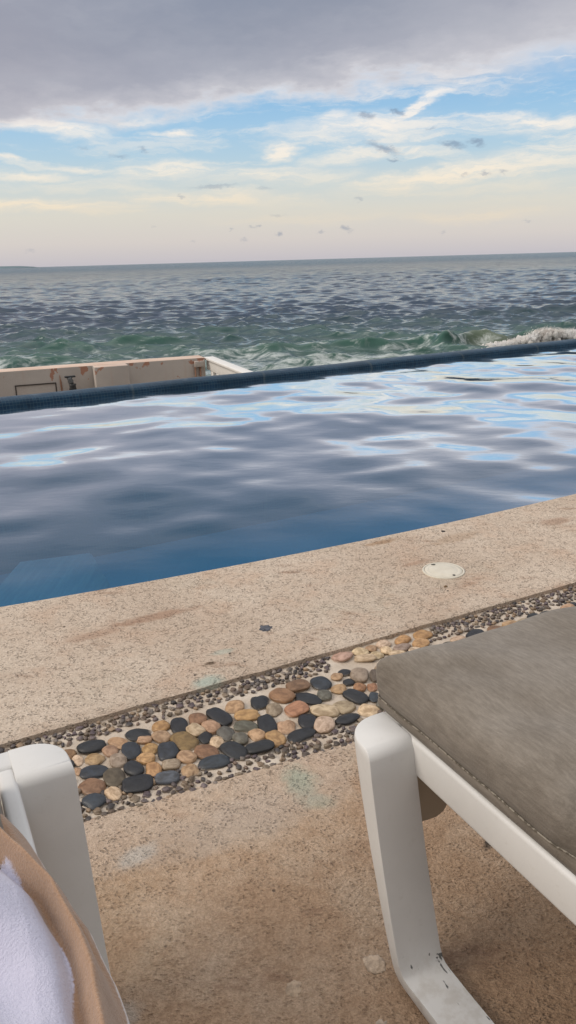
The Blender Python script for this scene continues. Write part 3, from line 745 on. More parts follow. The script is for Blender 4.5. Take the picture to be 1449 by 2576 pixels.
def build_small():
    r2 = random.Random(8)
    pts = []
    cell = {}
    def ok(x, y, d):
        cx_, cy_ = int(x / .03), int(y / .03)
        for i in range(cx_ - 1, cx_ + 2):
            for j in range(cy_ - 1, cy_ + 2):
                for (a, b_, e) in cell.get((i, j), ()):
                    if (a - x) ** 2 + (b_ - y) ** 2 < ((d + e) * .52) ** 2: return False
        return True
    for it in range(90000):
        x = r2.uniform(-2.0, 2.6)
        up = r2.random() < .56
        if up:
            lo, hi = float(BIG_U(x)) - .004, float(STRIP_U(x)) - .007
            if x > .42: lo = max(lo, 1.985 + (x - .42) * .49)
            if .10 < x < .38: lo = lo - .006
        else:
            lo, hi = float(STRIP_L(x)) + .004, float(BIG_L(x)) + .003
        y = r2.uniform(lo - .004, hi + (0 if up else .004))
        d = r2.uniform(.0105, .0185)
        if in_block(x, y): continue
        if any((x - a) ** 2 + (y - b_) ** 2 < (c * .8 + d * .45) ** 2 for a, b_, c in BIG): continue
        if ok(x, y, d):
            pts.append((x, y, d)); cell.setdefault((int(x / .03), int(y / .03)), []).append((x, y, d))
    hidden = lambda x, y: (x > .15 and y < 1.86 + (x - .23) * .37) or x < -.62 or x > 1.0 or (x < -.36 and y < 1.52 and x < -.42)
    vis = sorted([p for p in pts if not hidden(p[0], p[1])], key=lambda p: -p[2] / p[1])
    first = set(vis[:100])
    rows = []
    for i, (x, y, d) in enumerate(pts):
        el = r2.uniform(.5, .95); ang = r2.uniform(-1.2, 1.6); c = r2.choice(CCOL); f = r2.uniform(.9, 2.1)
        z = -.0118; sc3 = (d * .54, d * .54 * el, d * .25)
        if (x, y, d) in first:
            o = link('small_pebble', CHIPS[i % 8]); o.parent = strip
            o.scale = sc3; o.location = (x, y, z); o.rotation_euler = (0, 0, ang); o.color = (c[0] * f, c[1] * f, c[2] * f, 1)
        else:
            rows.append((x, y, z, sc3, ang, [q * f for q in c], i % 8))
    # the rest as one
    base = []
    for me in CHIPS:
        v = np.empty(len(me.vertices) * 3, np.float32); me.vertices.foreach_get('co', v)
        fidx = np.array([list(p.vertices) for p in me.polygons]); base.append((v.reshape(-1, 3), fidx))
    VV, FF, CC = [], [], []; off = 0
    for (x, y, z, s3, ang, c, k) in rows:
        v, f = base[k]; v = v * np.array(s3); ca, sa = math.cos(ang), math.sin(ang)
        w = np.stack([v[:, 0] * ca - v[:, 1] * sa + x, v[:, 0] * sa + v[:, 1] * ca + y, v[:, 2] + z], -1)
        VV.append(w); FF.append(f + off); off += len(v); CC.append(np.tile(np.array([*c, 1.0]), (len(v), 1)))
    me = mesh_np('small_pebbles', np.concatenate(VV), np.concatenate(FF))
    ca_ = me.color_attributes.new('tone', 'FLOAT_COLOR', 'POINT'); ca_.data.foreach_set('color', np.concatenate(CC).astype(np.float32).ravel())
    m, t, b = mat('small_pebbles'); at = t.new('ShaderNodeAttribute', attribute_name='tone').outputs['Color']
    n = t.noise(gen_pos(t), 160, 4); t.put(b.inputs['Base Color'], t.mix(n, t.mix(1, at, (.6, .6, .6), 'MULTIPLY'), t.mix(1, at, (1.5, 1.45, 1.4), 'MULTIPLY'))); b.inputs['Roughness'].default_value = .5
    o = link('small_pebbles', me, m, strip); tag(o, kind='stuff')
    # river pebbles that lie under the loungers or beyond the picture, as one mass
    VV, FF, CC = [], [], []; off = 0; got = list(BIG)
    bases = []
    for me in PM[:6]:
        v = np.empty(len(me.vertices) * 3, np.float32); me.vertices.foreach_get('co', v)
        bases.append((v.reshape(-1, 3), np.array([list(p.vertices) for p in me.polygons])))
    r3 = random.Random(4); keys = 'KKKBTTYCCNAGO'
    for it in range(12000):
        x = r3.uniform(-2.1, 2.8)
        if -.47 < x < .16: continue
        lo, hi = float(BIG_L(x)) + .016, float(BIG_U(x)) - .016
        if x > .42: hi = 1.985 + (x - .42) * .49 - .016
        elif x > .16: hi = min(hi, 1.83 + (x - .16) * .3)
        if hi <= lo: continue
        y = r3.uniform(lo, hi); a = r3.uniform(.02, .03)
        if any((x - p) ** 2 + (y - q) ** 2 < ((a + e) * .82) ** 2 for p, q, e in got): continue
        got.append((x, y, a)); b_ = a * r3.uniform(.6, .85); ang = r3.uniform(-.4, 1.0); c = PCOL[r3.choice(keys)]
        v, f = bases[it % 6]; v = v * np.array((a, b_, .013)); ca, sa = math.cos(ang), math.sin(ang)
        VV.append(np.stack([v[:, 0] * ca - v[:, 1] * sa + x, v[:, 0] * sa + v[:, 1] * ca + y, v[:, 2] - .012], -1)); FF.append(f + off); off += len(v)
        CC.append(np.tile(np.array([*c, 1.0]), (len(v), 1)))
    me = mesh_np('river_pebbles', np.concatenate(VV), np.concatenate(FF))
    ca_ = me.color_attributes.new('tone', 'FLOAT_COLOR', 'POINT'); ca_.data.foreach_set('color', np.concatenate(CC).astype(np.float32).ravel())
    tag(link('river_pebbles', me, m, strip), kind='stuff')
build_small()

# ------------------------------------------------------------------ round access lid in the deck
def disc_mesh(name, prof, n=64):
    V = []; F = []
    for r_, z in prof:
        for k in range(n): V.append((r_ * math.cos(6.28318 * k / n), r_ * math.sin(6.28318 * k / n), z))
    for i in range(len(prof) - 1):
        for k in range(n): F.append((i * n + k, i * n + (k + 1) % n, (i + 1) * n + (k + 1) % n, (i + 1) * n + k))
    F.append(tuple((len(prof) - 1) * n + k for k in range(n)))
    return mesh_py(name, V, F, True)
def build_lid():
    root = empty('access_lid', (.539, 2.468, 0)); tag(root, 'round ivory plastic lid with two dark screw holes set in the pool deck', 'lid')
    m, t, b = mat('ivory_plastic'); oc = obj_co(t)
    t.put(b.inputs['Base Color'], t.mix(t.mapr(t.noise(oc, 18, 5, .7), .3, .7), (.54, .50, .41), (.61, .57, .48))); b.inputs['Roughness'].default_value = .5
    link('rim', disc_mesh('rim', [(.0735, -.01), (.0735, .0015), (.0725, .0035), (.067, .004), (.0665, .0015), (.0662, -.002)]), m, root)
    link('disc', disc_mesh('disc', [(.0655, -.004), (.0655, .002), (.0648, .0036), (.052, .0042), (.050, .0034), (.0485, .0042), (.03, .005)]), m, root)
    md, td, bd = mat('dark_hole'); bd.inputs['Base Color'].default_value = (.012, .011, .01, 1); bd.inputs['Roughness'].default_value = .8
    for a in (118, -62):
        o = link('screw_hole', disc_mesh('screw_hole', [(.0052, .003), (.0052, .0051), (.0044, .0052)], 20), md, root)
        o.location = (.056 * math.cos(R(a)), .056 * math.sin(R(a)), -.0002)
        if a > 0: o.scale = (1.5, .9, 1)
build_lid()

# ------------------------------------------------------------------ bits lying on the deck
def lump(name, loc, r, h, label, cat, colr, seed, sub=4, rough=.55):
    bm = bmesh.new(); bmesh.ops.create_icosphere(bm, subdivisions=sub, radius=1)
    for v in bm.verts:
        p = v.co.copy(); n = mnoise.fractal(p * 1.6 + Vector((seed, 0, 0)), .8, 2.1, 5)
        n2 = mnoise.noise(p * 7 + Vector((0, seed, 0)))
        q = p * (1 + rough * n + .12 * n2)
        v.co = Vector((q.x * r, q.y * r, max(q.z, -.2) * h))
    me = bpy.data.meshes.new(name); bm.to_mesh(me); bm.free(); me.polygons.foreach_set('use_smooth', [True] * len(me.polygons))
    m, t, b = mat(name); n = t.noise(obj_co(t), 90, 5, .7)
    t.put(b.inputs['Base Color'], t.mix(t.mapr(n, .35, .62), tuple(c * .6 for c in colr), colr)); b.inputs['Roughness'].default_value = .95
    t.put(b.inputs['Normal'], t.bump(n, .8, .004))
    o = link(name, me, m); o.location = loc; tag(o, label, cat)
    return o
lump('mortar_lump', (.117, .915, -.010), .019, .0055, 'largest pale crumbly mortar lump, beside the white lounger leg', 'mortar lump', (.50, .39, .29), 3.0, rough=.3)
lump('mortar_lump', (-.012, .878, -.010), .016, .004, 'pale mortar crumb on bare deck between the two loungers, with a brown pit', 'mortar lump', (.45, .34, .24), 8.0, rough=.3)
lump('mortar_lump', (.115, .815, -.010), .011, .0035, 'small whitish mortar crumb nearest the bottom of the lounger leg', 'mortar lump', (.50, .41, .32), 5.0, rough=.3)
lump('tar_splat', (-.077, 2.069, .0), .020, .0012, 'grey-black tar spot on the pale deck between pool and pebbles', 'tar spot', (.10, .105, .125), 6.0, rough=.6)
lump('tar_splat', (.62, 2.872, .0), .009, .0022, 'small black speck of tar close to the pool water', 'tar spot', (.035, .03, .028), 9.0, 3)
lump('dead_leaf', (.52, 2.335, .0), .007, .002, 'tiny dry brown leaf scrap on the deck below the round lid', 'leaf', (.16, .10, .05), 12.0, 3, rough=.9)
# ------------------------------------------------------------------ parapet beyond the pool
WD = math.atan2(.35, .94)
WALL_O = (-1.02, 10.0)
def paint_material():
    m, t, b = mat('peeling_paint'); p = obj_co(t); s = t.new('ShaderNodeSeparateXYZ'); t.put(s.inputs[0], p)
    n = t.noise(t.mapping(p, scale=(1, 1, .8)), 5.0, 5, .62); n2 = t.noise(p, 1.3, 4)
    topk = t.mapr(s.outputs[2], -.32, -.13)
    peel = t.m('ADD', n, t.m('MULTIPLY', topk, .10))
    pk = t.mapr(peel, .66, .67)
    paint = t.mix(t.mapr(n2, .3, .7), (.36, .325, .295), (.43, .39, .355))
    streak = t.noise(t.mapping(p, scale=(9, 9, .7)), 1.0, 4, .65)
    paint = t.mix(t.mapr(streak, .5, .75, 0, .35), paint, (.38, .27, .20))
    c = t.mix(pk, paint, (.33, .17, .115))
    cap = t.mapr(s.outputs[2], -.124, -.121)
    c = t.mix(cap, c, t.mix(t.mapr(t.noise(p, 2.5, 5), .35, .65), (.56, .40, .31), (.62, .48, .39)))
    t.put(b.inputs['Base Color'], c); b.inputs['Roughness'].default_value = .8
    t.put(b.inputs['Normal'], t.bump(t.m('ADD', t.m('MULTIPLY', pk, -.5), t.noise(p, 60, 3)), .4, .006))
    return m
PAINT = paint_material()
wall = empty('parapet_wall', (WALL_O[0], WALL_O[1], 0), WD); tag(wall, 'low cream parapet wall with peeling paint just beyond the pool rim', 'wall')
link('wall_body', box_mesh('wall_body', -7.5, 0, 0, .30, -2.3, -.12, .006), PAINT, wall)
link('pier', box_mesh('pier', -1.43, -1.02, -.20, -.001, -2.3, -.122, .008), PAINT, wall)
mg, tg, bg_ = mat('dark_trim'); bg_.inputs['Base Color'].default_value = (.05, .04, .035, 1)
hat = bmesh.new()
def addbox(bm, x0, x1, y0, y1, z0, z1):
    r_ = bmesh.ops.create_cube(bm, size=1)
    for v in r_['verts']: v.co = ((x0 + x1) / 2 + v.co.x * (x1 - x0), (y0 + y1) / 2 + v.co.y * (y1 - y0), (z0 + z1) / 2 + v.co.z * (z1 - z0))
for q in ((-2.36, -1.88, -.305, -.291), (-2.36, -1.88, -.75, -.738), (-2.36, -2.346, -.738, -.305), (-1.894, -1.88, -.738, -.305)):
    addbox(hat, q[0], q[1], -.008, .004, q[2], q[3])
me = bpy.data.meshes.new('hatch_frame'); hat.to_mesh(me); hat.free(); link('hatch_frame', me, mg, wall)
# rust runs and conduits at the end of the wall
mr, tr_, br_ = mat('rusty_metal'); tr_.put(br_.inputs['Base Color'], tr_.mix(tr_.noise(obj_co(tr_), 20, 4), (.20, .09, .05), (.32, .2, .14))); br_.inputs['Roughness'].default_value = .8
link('conduit', tube_mesh('conduit', [(-.14, -.02, -.16), (-.14, -.02, -1.3)], .011, 8), mr, wall)
link('conduit', tube_mesh('conduit', [(-.075, -.02, -.2), (-.075, -.02, -1.3)], .013, 8), mr, wall)
link('junction_box', box_mesh('junction_box', -.15, -.02, -.05, -.002, -.23, -.155, .006), PAINT, wall)
link('rust_run', tube_mesh('rust_run', [(-1.83, -.004, -.21), (-1.825, -.005, -.3), (-1.82, -.005, -.6)], [.004, .012, .01], 6), mr, wall)

def build_valve():
    root = empty('water_valve', (WALL_O[0] - 1.70 * math.cos(WD) + .12 * math.sin(WD), WALL_O[1] - 1.70 * math.sin(WD) - .12 * math.cos(WD), -1.3), WD)
    tag(root, 'dark standpipe valve with flat handle in front of the peeling wall', 'valve')
    mk, tk, bk = mat('black_iron'); bk.inputs['Base Color'].default_value = (.02, .022, .024, 1); bk.inputs['Roughness'].default_value = .5
    ms, ts, bs = mat('grey_steel'); bs.inputs['Base Color'].default_value = (.14, .15, .16, 1); bs.inputs['Metallic'].default_value = .5; bs.inputs['Roughness'].default_value = .5
    link('pipe', tube_mesh('pipe', [(0, 0, 0), (0, 0, .96)], .022, 12), mk, root)
    link('collar', tube_mesh('collar', [(0, 0, .925), (0, 0, .945), (0, 0, .965), (0, 0, .99)], [.045, .038, .038, .045], 12), mk, root)
    link('valve_body', tube_mesh('valve_body', [(-.01, 0, .985), (-.018, 0, 1.02), (-.025, 0, 1.05), (-.03, 0, 1.072)], [.024, .035, .03, .034], 12), ms, root)
    link('handle', box_mesh('handle', -.085, .045, -.025, .025, 1.07, 1.092, .008), mk, root)
build_valve()

def build_railing():
    root = empty('terrace_railing', (WALL_O[0], WALL_O[1], 0), WD); tag(root, 'white painted balustrade running from the parapet corner toward the pool', 'railing')
    mw, tw, bw = mat('white_paint'); tw.put(bw.inputs['Base Color'], tw.mix(tw.noise(obj_co(tw), 6, 4), (.66, .64, .60), (.76, .75, .73))); bw.inputs['Roughness'].default_value = .5
    link('top_rail', box_mesh('top_rail', .012, .145, -2.6, .12, -.155, -.125, .006), mw, root)
    link('fascia', box_mesh('fascia', .045, .10, -2.6, .10, -.285, -.157, .004), mw, root)
    for k in range(9):
        y = -.12 - k * .27
        link('baluster', box_mesh('baluster', .05, .095, y - .055, y + .055, -1.15, -.287, .004), mw, root)
    link('bottom_rail', box_mesh('bottom_rail', .04, .105, -2.6, .10, -1.25, -1.152, .004), mw, root)
build_railing()
# ------------------------------------------------------------------ sun loungers
AXR = math.atan2(.45, .893)
LW = .655
def plastic_material():
    m, t, b = mat('white_resin'); p = obj_co(t)
    n = t.noise(p, 5, 4, .6); n2 = t.noise(p, 70, 4, .7)
    c = t.mix(t.mapr(n, .3, .7), PLAS_A, PLAS_B)
    c = t.mix(t.mapr(n2, .58, .75, 0, .18), c, (.40, .36, .30))
    s = t.new('ShaderNodeSeparateXYZ'); t.put(s.inputs[0], p)
    dirt = t.m('MULTIPLY', t.mapr(s.outputs[2], .0, .09, 1, 0), t.mapr(t.noise(p, 26, 5, .7), .42, .66))
    c = t.mix(t.m('MULTIPLY', dirt, .45), c, (.32, .27, .21))
    # dark scuffs where the runner is kicked
    sv = t.noise(t.mapping(p, scale=(60, 16, 60)), 1.0, 3, .6)
    sc_ = t.m('MULTIPLY', t.mapr(sv, .63, .66), t.mapr(s.outputs[2], .05, .07, 1, 0))
    c = t.mix(t.m('MULTIPLY', sc_, .85), c, (.03, .03, .03))
    t.put(b.inputs['Base Color'], c)
    t.put(b.inputs['Roughness'], t.mapr(n2, .3, .7, .42, .55)); b.inputs['Specular IOR Level'].default_value = .4
    t.put(b.inputs['Normal'], t.bump(t.noise(p, 240, 2), .06, .002))
    return m
PLASTIC = plastic_material()
GUSSET, tg_, bg2 = mat('shaded_resin'); bg2.inputs['Roughness'].default_value = .55  # white resin with shade and warm ground bounce put into its colour
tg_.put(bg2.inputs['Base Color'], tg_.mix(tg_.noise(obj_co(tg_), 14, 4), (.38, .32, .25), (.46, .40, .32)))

NARC = 8
def frame_sections():
    """leg, floor runner and rear leg as one swept bar: (foot side point, head side point, x0, x1, corner radius)"""
    zt, Rr = .374, .015
    S = []
    for ang in (90, 72, 54, 36, 18, 0):
        z = zt - Rr + Rr * math.sin(R(ang)); ins = Rr * (1 - math.cos(R(ang)))
        dz = zt - z
        S.append(((.026 - .5 * ins - dz * .25, z), (-.060 - dz * .285 + ins, z), -.016 + .3 * ins, .064, .055))
    for z in (.33, .29, .24, .19, .13, .08, .055):
        dz = zt - z; bow = .008 * math.sin(math.pi * dz / .38)
        f = dz / .372
        S.append(((.026 - dz * .25 - .052 * f * f, z), (-.060 - dz * .285 + bow, z), -.016, .064 - .004 * f, .055 - .012 * f))
    S += [((-.100, .030), (-.1525, .047), -.015, .060, .038), ((-.109, .013), (-.1555, .0415), -.014, .060, .034), ((-.121, .003), (-.161, .038), -.013, .060, .028),
          ((-.138, .000), (-.170, .0362), -.012, .060, .02), ((-.20, .0), (-.21, .035), -.010, .060, .012), ((-.5, .0), (-.5, .035), -.009, .060, .01), ((-.93, .0), (-.93, .035), -.009, .060, .01)]
    rear = [((-1.80 - a[0], a[1]), (-1.80 - c[0], c[1]), x0, x1, r) for (a, c, x0, x1, r) in S[-2::-1]]
    return S + rear

def sled_mesh(mirror):
    V = []; F = []
    S = frame_sections()
    for (o, i, x0, x1, r) in S:
        prof = [(x1, 0), (x0, 0), (x0, .22)]
        for k in range(1, NARC + 1):
            a = math.pi / 2 * k / NARC
            prof.append((x0 + r * (1 - math.cos(a)), .22 + .78 * math.sin(a)))
        prof.append((x1, 1))
        for x, s_ in prof:
            if mirror: x = LW - x
            V.append((x, i[0] + (o[0] - i[0]) * s_, i[1] + (o[1] - i[1]) * s_))
    n = NARC + 4
    for k in range(len(S) - 1):
        for c in range(n):
            F.append((k * n + c, k * n + (c + 1) % n, (k + 1) * n + (c + 1) % n, (k + 1) * n + c))
    q = (len(S) - 1) * n
    F.append(tuple(range(n))[::-1]); F.append(tuple(q + c for c in range(n)))
    me = mesh_py('sled_leg', V, F, True)
    bm = bmesh.new(); bm.from_mesh(me); bmesh.ops.recalc_face_normals(bm, faces=bm.faces[:])
    ed = [e for e in bm.edges if len(e.link_faces) == 2 and e.calc_face_angle(0) > R(50)]
    bmesh.ops.bevel(bm, geom=ed, offset=.0045, segments=3, profile=.5, affect='EDGES', clamp_overlap=True)
    bmesh.ops.recalc_face_normals(bm, faces=bm.faces[:])
    bm.to_mesh(me); bm.free(); me.polygons.foreach_set('use_smooth', [True] * len(me.polygons))
    return me

def plate_profile(name, outline, y0, y1, bev=.005):
    """flat outline in x-z, extruded along y"""
    bm = bmesh.new()
    vs = [bm.verts.new((x, y0, z)) for x, z in outline]; f = bm.faces.new(vs)
    r_ = bmesh.ops.extrude_face_region(bm, geom=[f]); 
    for v in [g for g in r_['geom'] if isinstance(g, bmesh.types.BMVert)]: v.co.y = y1
    bmesh.ops.recalc_face_normals(bm, faces=bm.faces[:])
    ed = [e for e in bm.edges if e.calc_face_angle(0) > R(60)]
    bmesh.ops.bevel(bm, geom=ed, offset=bev, segments=2, profile=.5, affect='EDGES', clamp_overlap=True)
    me = bpy.data.meshes.new(name); bm.to_mesh(me); bm.free(); me.polygons.foreach_set('use_smooth', [True] * len(me.polygons))
    return me

def rail_mesh(mirror):
    V = []; F = []; ys = np.linspace(-.02, -1.78, 40)
    for y in ys:
        u = (y + .90) / .88
        arch = .006 * (1 - u * u)
        x0, x1 = .062, .087
        if mirror: x0, x1 = LW - x1, LW - x0
        zt = .372 + arch * 0; zb = .312 - .004 * (1 - u * u)
        V += [(x0, y, zb), (x1, y, zb), (x1, y, zt), (x0, y, zt)]
    for k in range(len(ys) - 1):
        for c in range(4): F.append((k * 4 + c, k * 4 + (c + 1) % 4, k * 4 + 4 + (c + 1) % 4, k * 4 + 4 + c))
    F.append((3, 2, 1, 0)); n = len(ys) - 1; F.append((n * 4, n * 4 + 1, n * 4 + 2, n * 4 + 3))
    me = mesh_py('side_rail', V, F, True)
    bm = bmesh.new(); bm.from_mesh(me); bmesh.ops.recalc_face_normals(bm, faces=bm.faces[:])
    ed = [e for e in bm.edges if e.calc_face_angle(0) > R(42)]
    bmesh.ops.bevel(bm, geom=ed, offset=.007, segments=3, profile=.5, affect='EDGES')
    bm.to_mesh(me); bm.free(); me.polygons.foreach_set('use_smooth', [True] * len(me.polygons))
    return me

def make_lounger(label):
    root = empty('sun_lounger', (.094, 1.0, -.008), AXR)
    tag(root, label, 'sun lounger', 'white sun loungers beside the pool')
    for mir in (False, True):
        link('sled_leg', sled_mesh(mir), PLASTIC, root)
        link('side_rail', rail_mesh(mir), PLASTIC, root)
        g = [(.058, .330), (.058, .196), (.128, .190), (.143, .196), (.152, .210), (.156, .235), (.170, .330)]
        if mir: g = [(LW - x, z) for x, z in g]
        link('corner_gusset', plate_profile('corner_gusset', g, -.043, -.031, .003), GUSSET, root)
    link('end_bar', box_mesh('end_bar', .05, LW - .05, -.022, .0262, .318, .3725, .009, 3), PLASTIC, root)
    link('end_bar', box_mesh('end_bar', .05, LW - .05, -1.826, -1.778, .318, .3725, .009, 3), PLASTIC, root)
    for k in range(9):
        y = -.17 - k * .19
        link('slat', box_mesh('slat', .0885, LW - .0885, y - .06, y + .06, .345, .366, .004), PLASTIC, root)
    return root

def copy_tree(o, parent=None):
    c = o.copy(); COL.objects.link(c)
    if parent is not None: c.parent = parent
    for ch in [q for q in bpy.data.objects if q.parent == o]: copy_tree(ch, c)
    return c
lr = make_lounger('white resin sun lounger with taupe cushion, its leg bent into a floor runner')
ll = copy_tree(lr)
LOFF = (-1.07, .19)
ca, sa = math.cos(AXR), math.sin(AXR)
LLOC = (.094 + LOFF[0] * ca - LOFF[1] * sa, 1.0 + LOFF[0] * sa + LOFF[1] * ca, -.008)
ll.location = LLOC; ll['label'] = 'white resin sun lounger corner with the striped towel draped over it'

def fabric_material():
    m, t, b = mat('taupe_canvas'); p = obj_co(t)
    st = t.noise(t.mapping(p, scale=(230, 34, 230)), 1.0, 4, .7); mo = t.noise(t.mapping(p, scale=(9, 6, 9)), 1.0, 5, .65)
    we = t.noise(t.mapping(p, scale=(110, 60, 110)), 1.0, 4, .7)
    c = t.mix(t.mapr(mo, .3, .7), FAB_A, FAB_B)
    c = t.mix(t.mapr(st, .35, .68, 0, .5), t.mix(1, c, (.80, .79, .78), 'MULTIPLY'), t.mix(1, c, (1.22, 1.21, 1.2), 'MULTIPLY'))
    c = t.mix(t.mapr(we, .35, .7, 0, .4), c, t.mix(1, c, (.76, .75, .74), 'MULTIPLY'))
    sp = t.noise(p, 3.2, 4, .6); c = t.mix(t.mapr(sp, .52, .68, 0, .45), c, (.105, .078, .05))
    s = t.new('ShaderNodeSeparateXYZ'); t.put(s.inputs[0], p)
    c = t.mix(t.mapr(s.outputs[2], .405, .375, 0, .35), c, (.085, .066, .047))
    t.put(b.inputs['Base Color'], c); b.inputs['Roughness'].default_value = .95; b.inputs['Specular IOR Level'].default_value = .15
    b.inputs['Sheen Weight'].default_value = .12; b.inputs['Sheen Roughness'].default_value = .5
    h = t.m('ADD', t.m('MULTIPLY', st, .6), t.noise(t.mapping(p, scale=(400, 400, 400)), 1.0, 2))
    t.put(b.inputs['Normal'], t.bump(h, .35, .0018))
    return m
FABRIC = fabric_material()

def rr_loop(x0, x1, y0, y1, r, n_long, n_short, nc=7):
    """rounded rectangle, counter-clockwise, constant number of points"""
    r = max(min(r, (x1 - x0) / 2 - 1e-4, (y1 - y0) / 2 - 1e-4), .0008)
    P = []
    def line(a, b_, n):
        for k in range(n): P.append((a[0] + (b_[0] - a[0]) * k / n, a[1] + (b_[1] - a[1]) * k / n))
    def arc(cx_, cy_, a0):
        for k in range(nc): a = a0 + math.pi / 2 * k / nc; P.append((cx_ + r * math.cos(a), cy_ + r * math.sin(a)))
    line((x0 + r, y0), (x1 - r, y0), n_short); arc(x1 - r, y0 + r, -math.pi / 2)
    line((x1, y0 + r), (x1, y1 - r), n_long); arc(x1 - r, y1 - r, 0)
    line((x1 - r, y1), (x0 + r, y1), n_short); arc(x0 + r, y1 - r, math.pi / 2)
    line((x0, y1 - r), (x0, y0 + r), n_long); arc(x0 + r, y0 + r, math.pi)
    return P

def cushion_deform(x, y, z, X0, X1, Y0, Y1, seed, top=False):
    creases = [Y1 - .405, Y1 - 1.02, Y1 - 1.46]
    for c in creases:
        q = math.exp(-((y - c) / .017) ** 2)
        h = (z - .372) / .095
        z -= .034 * q * max(h, 0) ** 1.5
        e = min(abs(x - X0), abs(x - X1)); side = math.exp(-(e / .035) ** 2)
        sgn = 1 if abs(x - X0) < abs(x - X1) else -1
        x += sgn * .014 * q * side * min(1, max(h, 0) * 3)
    if z > .376:
        w = (z - .376) / .09
        n = mnoise.noise(Vector((x * 5, y * 5, seed))) * .009 + mnoise.noise(Vector((x * 11, y * 7, seed + 3))) * .0045
        z += n * w
        x += .003 * mnoise.noise(Vector((y * 7, z * 20, seed))) ; y += .003 * mnoise.noise(Vector((x * 7, z * 20, seed + 9)))
        # soft wrinkles fanning from the outer edge
        e = min(abs(x - X0), abs(x - X1))
        z += .0035 * w * math.exp(-(e / .16) ** 2) * math.sin((y * 1.0 + (x - X0) * .55) * 46 + 2 * mnoise.noise(Vector((x * 4, y * 4, 1))))
    if z > .41:
        for cx_ in (X0, X1):
            for cy_ in (Y0, Y1):
                k = math.exp(-(((x - cx_) ** 2 + (y - cy_) ** 2) / .035 ** 2)) * min(1, (z - .41) / .03)
                z += .009 * k; x += (-.005 if cx_ == X0 else .005) * k; y += (-.006 if cy_ == Y0 else .006) * k
    return (x, y, z)

def make_cushion(name, y1, y0, label, loc, seed, dx=0.0):
    X0, X1 = .063 + dx, LW - .063 + dx; Y1, Y0 = y1, y0
    layers = [(.372, .014, .012), (.3725, .005, .012), (.379, .001, .012), (.385, .000, .012), (.3905, .0015, .012), (.393, .004, .012), (.396, .0025, .012), (.403, .000, .012), (.415, -.001, .012), (.429, .000, .012),
              (.440, .0025, .012), (.4495, .0065, .012), (.4575, .013, .012), (.464, .0225, .012), (.469, .036, .012), (.4725, .052, .012), (.4765, .08, .01), (.480, .11, .008), (.4835, .145, .006), (.4865, .185, .004), (.4875, .225, .003), (.489, .255, .002), (.489, .2635, .001)]
    V = []; nl, ns = 150, 36
    for z, ins, r in layers:
        for (x, y) in rr_loop(X0 + ins, X1 - ins, Y0 + ins, Y1 - ins, r + .001, nl, ns):
            V.append(cushion_deform(x, y, z, X0, X1, Y0, Y1, seed))
    n = len(V) // len(layers)
    F = grid_faces(len(layers), n, True).tolist()
    me = bpy.data.meshes.new(name)
    bm = bmesh.new()
    bv = [bm.verts.new(v) for v in V]
    for f in F: bm.faces.new([bv[i] for i in f])
    bm.faces.new([bv[i] for i in range(n)][::-1])
    last = [bv[(len(layers) - 1) * n + i] for i in range(n)]
    bmesh.ops.remove_doubles(bm, verts=last, dist=.004)
    bm.to_mesh(me); bm.free(); me.polygons.foreach_set('use_smooth', [True] * len(me.polygons))
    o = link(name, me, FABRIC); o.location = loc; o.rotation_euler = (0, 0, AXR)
    tag(o, label, 'lounger cushion', 'taupe lounger cushions')
    # stitched seam round the lower third
    P = [cushion_deform(x, y, .393, X0, X1, Y0, Y1, seed) for x, y in rr_loop(X0 + .0012, X1 - .0012, Y0 + .0012, Y1 - .0012, .012, nl, ns)]
    ms, ts, bs = mat('seam_thread'); po = obj_co(ts)
    wv = ts.noise(po, 150, 2); ts.put(bs.inputs['Base Color'], ts.mix(ts.mapr(wv, .45, .55), (.10, .085, .065), (.26, .23, .19))); bs.inputs['Roughness'].default_value = .95
    sm = link('seam', tube_mesh('seam', P + P[:1], .0013, 6), ms, o)
    return o
make_cushion('lounger_cushion', .042, -1.83, 'bare taupe canvas cushion with a stitched side seam', (.094, 1.0, -.0075), 1.0)
make_cushion('lounger_cushion', LCUSH, -1.83, 'taupe cushion mostly hidden under the striped towel', (LLOC[0], LLOC[1], -.0075), 7.0, -.03)

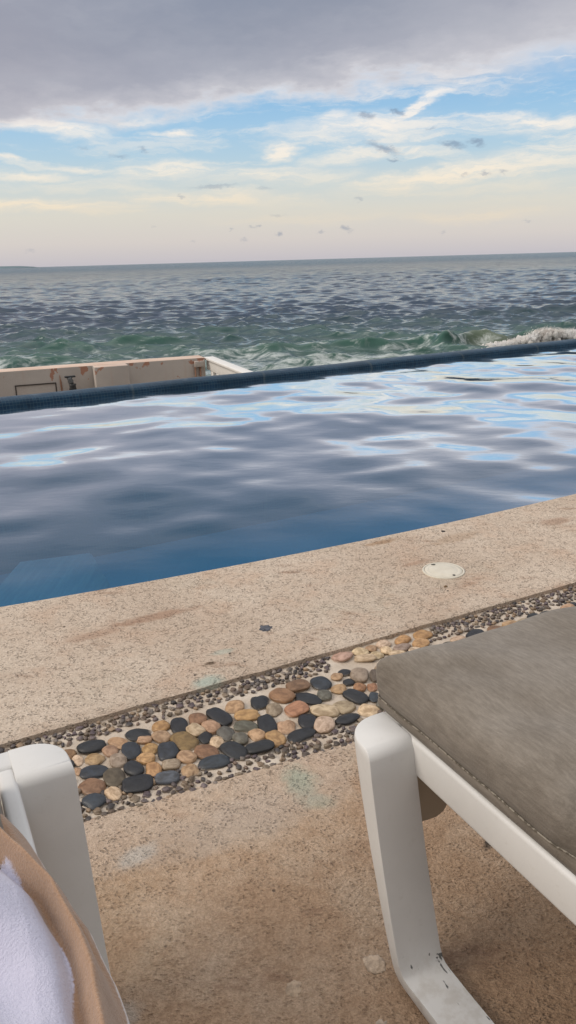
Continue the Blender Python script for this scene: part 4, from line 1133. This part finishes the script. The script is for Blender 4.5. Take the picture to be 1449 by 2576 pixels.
# ------------------------------------------------------------------ towel
def build_towel():
    na, nc = 260, 200
    V = np.zeros((na, nc, 3)); M = np.zeros((na, nc))
    xe_y = [-1.12, -.62, -.514, -.493, -.455, -.39, -.335, -.28, -.184]
    xe_x = [.622, .622, .624, .627, .629, .627, .613, .595, .580]
    prof_d = np.array([0, .002, .006, .012, .022, .036, .052, .070, .10, .14, .7])
    prof_z = np.array([.380, .392, .405, .418, .438, .456, .468, .475, .479, .481, .486])
    tt = np.concatenate([np.linspace(0, .16, 120)[:-1], np.linspace(.16, .56, nc - 119)])
    for i in range(na):
        s_ = i / (na - 1)
        for j in range(nc):
            d = tt[j]
            dk = min(d, .10) + max(d - .10, 0) * .04
            ye = -.160 + dk * .46 - TOWEL_S
            y = ye - s_ * (1.0 + dk * .46)
            x_e = float(np.interp(y - d * .1, xe_y, xe_x))
            x = x_e - d
            z = float(np.interp(d, prof_d, prof_z))
            q = ye - y                                     # distance from the far hem
            z += min(max(d - .05, 0) * .14, .03)
            # far hem rolls down onto the cushion
            z -= .012 * math.exp(-(q / .012) ** 2) * min(1, d / .04)
            # rolled folds that run down inside the stripe
            tr = .050 - .026 * min(max((q - .02) / .35, 0), 1) + .006 * math.sin(q * 17)
            z += .026 * math.exp(-((d - tr) / .0085) ** 2) * min(1, q / .06)
            z -= .014 * math.exp(-((d - tr + .016) / .008) ** 2) * min(1, q / .06)
            z -= .016 * math.exp(-((d - tr - .018) / .009) ** 2) * min(1, q / .06)
            # slack waves across the white field
            w = min(max((d - .05) / .06, 0), 1)
            z += w * (.022 * math.sin(q * 29 + d * 16 + 1.4 * mnoise.noise(Vector((x * 6, y * 6, 0)))) + .007 * mnoise.noise(Vector((x * 9, y * 9, 2))))
            z += .0022 * mnoise.noise(Vector((x * 30, y * 30, 5)))
            z += .05 * w * math.exp(-((d - .30) / .12) ** 2) * min(1, q / .25)
            x += .004 * math.sin(q * 26) * math.exp(-(d / .03) ** 2)
            V[i, j] = (x, y, z)
            bw = .082 - .026 * min(max((q - .03) / .14, 0), 1) - .016 * min(max((q - .15) / .2, 0), 1) + .010 * mnoise.noise(Vector((q * 11, 0, 3))) + .006 * math.sin(q * 38) 
            M[i, j] = min(d / bw, q / .14)
    f = grid_faces(na, nc)
    me = mesh_np('beach_towel', V.reshape(-1, 3), f)
    at = me.attributes.new('band', 'FLOAT', 'POINT'); at.data.foreach_set('value', M.ravel().astype(np.float32))
    m, t, b = mat('terry_towel'); p = obj_co(t)
    a = t.new('ShaderNodeAttribute', attribute_name='band').outputs['Fac']
    n = t.noise(p, 330, 3, .7); n2 = t.noise(p, 40, 4)
    a2 = t.m('ADD', a, t.m('MULTIPLY', t.m('SUBTRACT', n, .5), .10)); a2 = t.m('ADD', a2, t.m('MULTIPLY', t.m('SUBTRACT', n2, .5), .06))
    tan = t.mix(n, TAN_A, TAN_B)
    white = t.mix(n, WH_A, WH_B)
    c = t.mix(t.mapr(a2, .97, 1.03), tan, white)
    c = t.mix(t.mapr(a2, .10, .05, 0, .9), c, (.74, .70, .70))
    t.put(b.inputs['Base Color'], c); b.inputs['Roughness'].default_value = 1.0; b.inputs['Specular IOR Level'].default_value = .05
    b.inputs['Sheen Weight'].default_value = .35; b.inputs['Sheen Roughness'].default_value = .6
    t.put(b.inputs['Normal'], t.bump(t.m('ADD', n, t.m('MULTIPLY', n2, .6)), .7, .003))
    o = link('beach_towel', me, m); o.location = LLOC; o.rotation_euler = (0, 0, AXR)
    sol = o.modifiers.new('thickness', 'SOLIDIFY'); sol.thickness = .005; sol.offset = -1
    tag(o, 'white terry beach towel with a wide tan border stripe, draped over the lounger', 'towel')
build_towel()
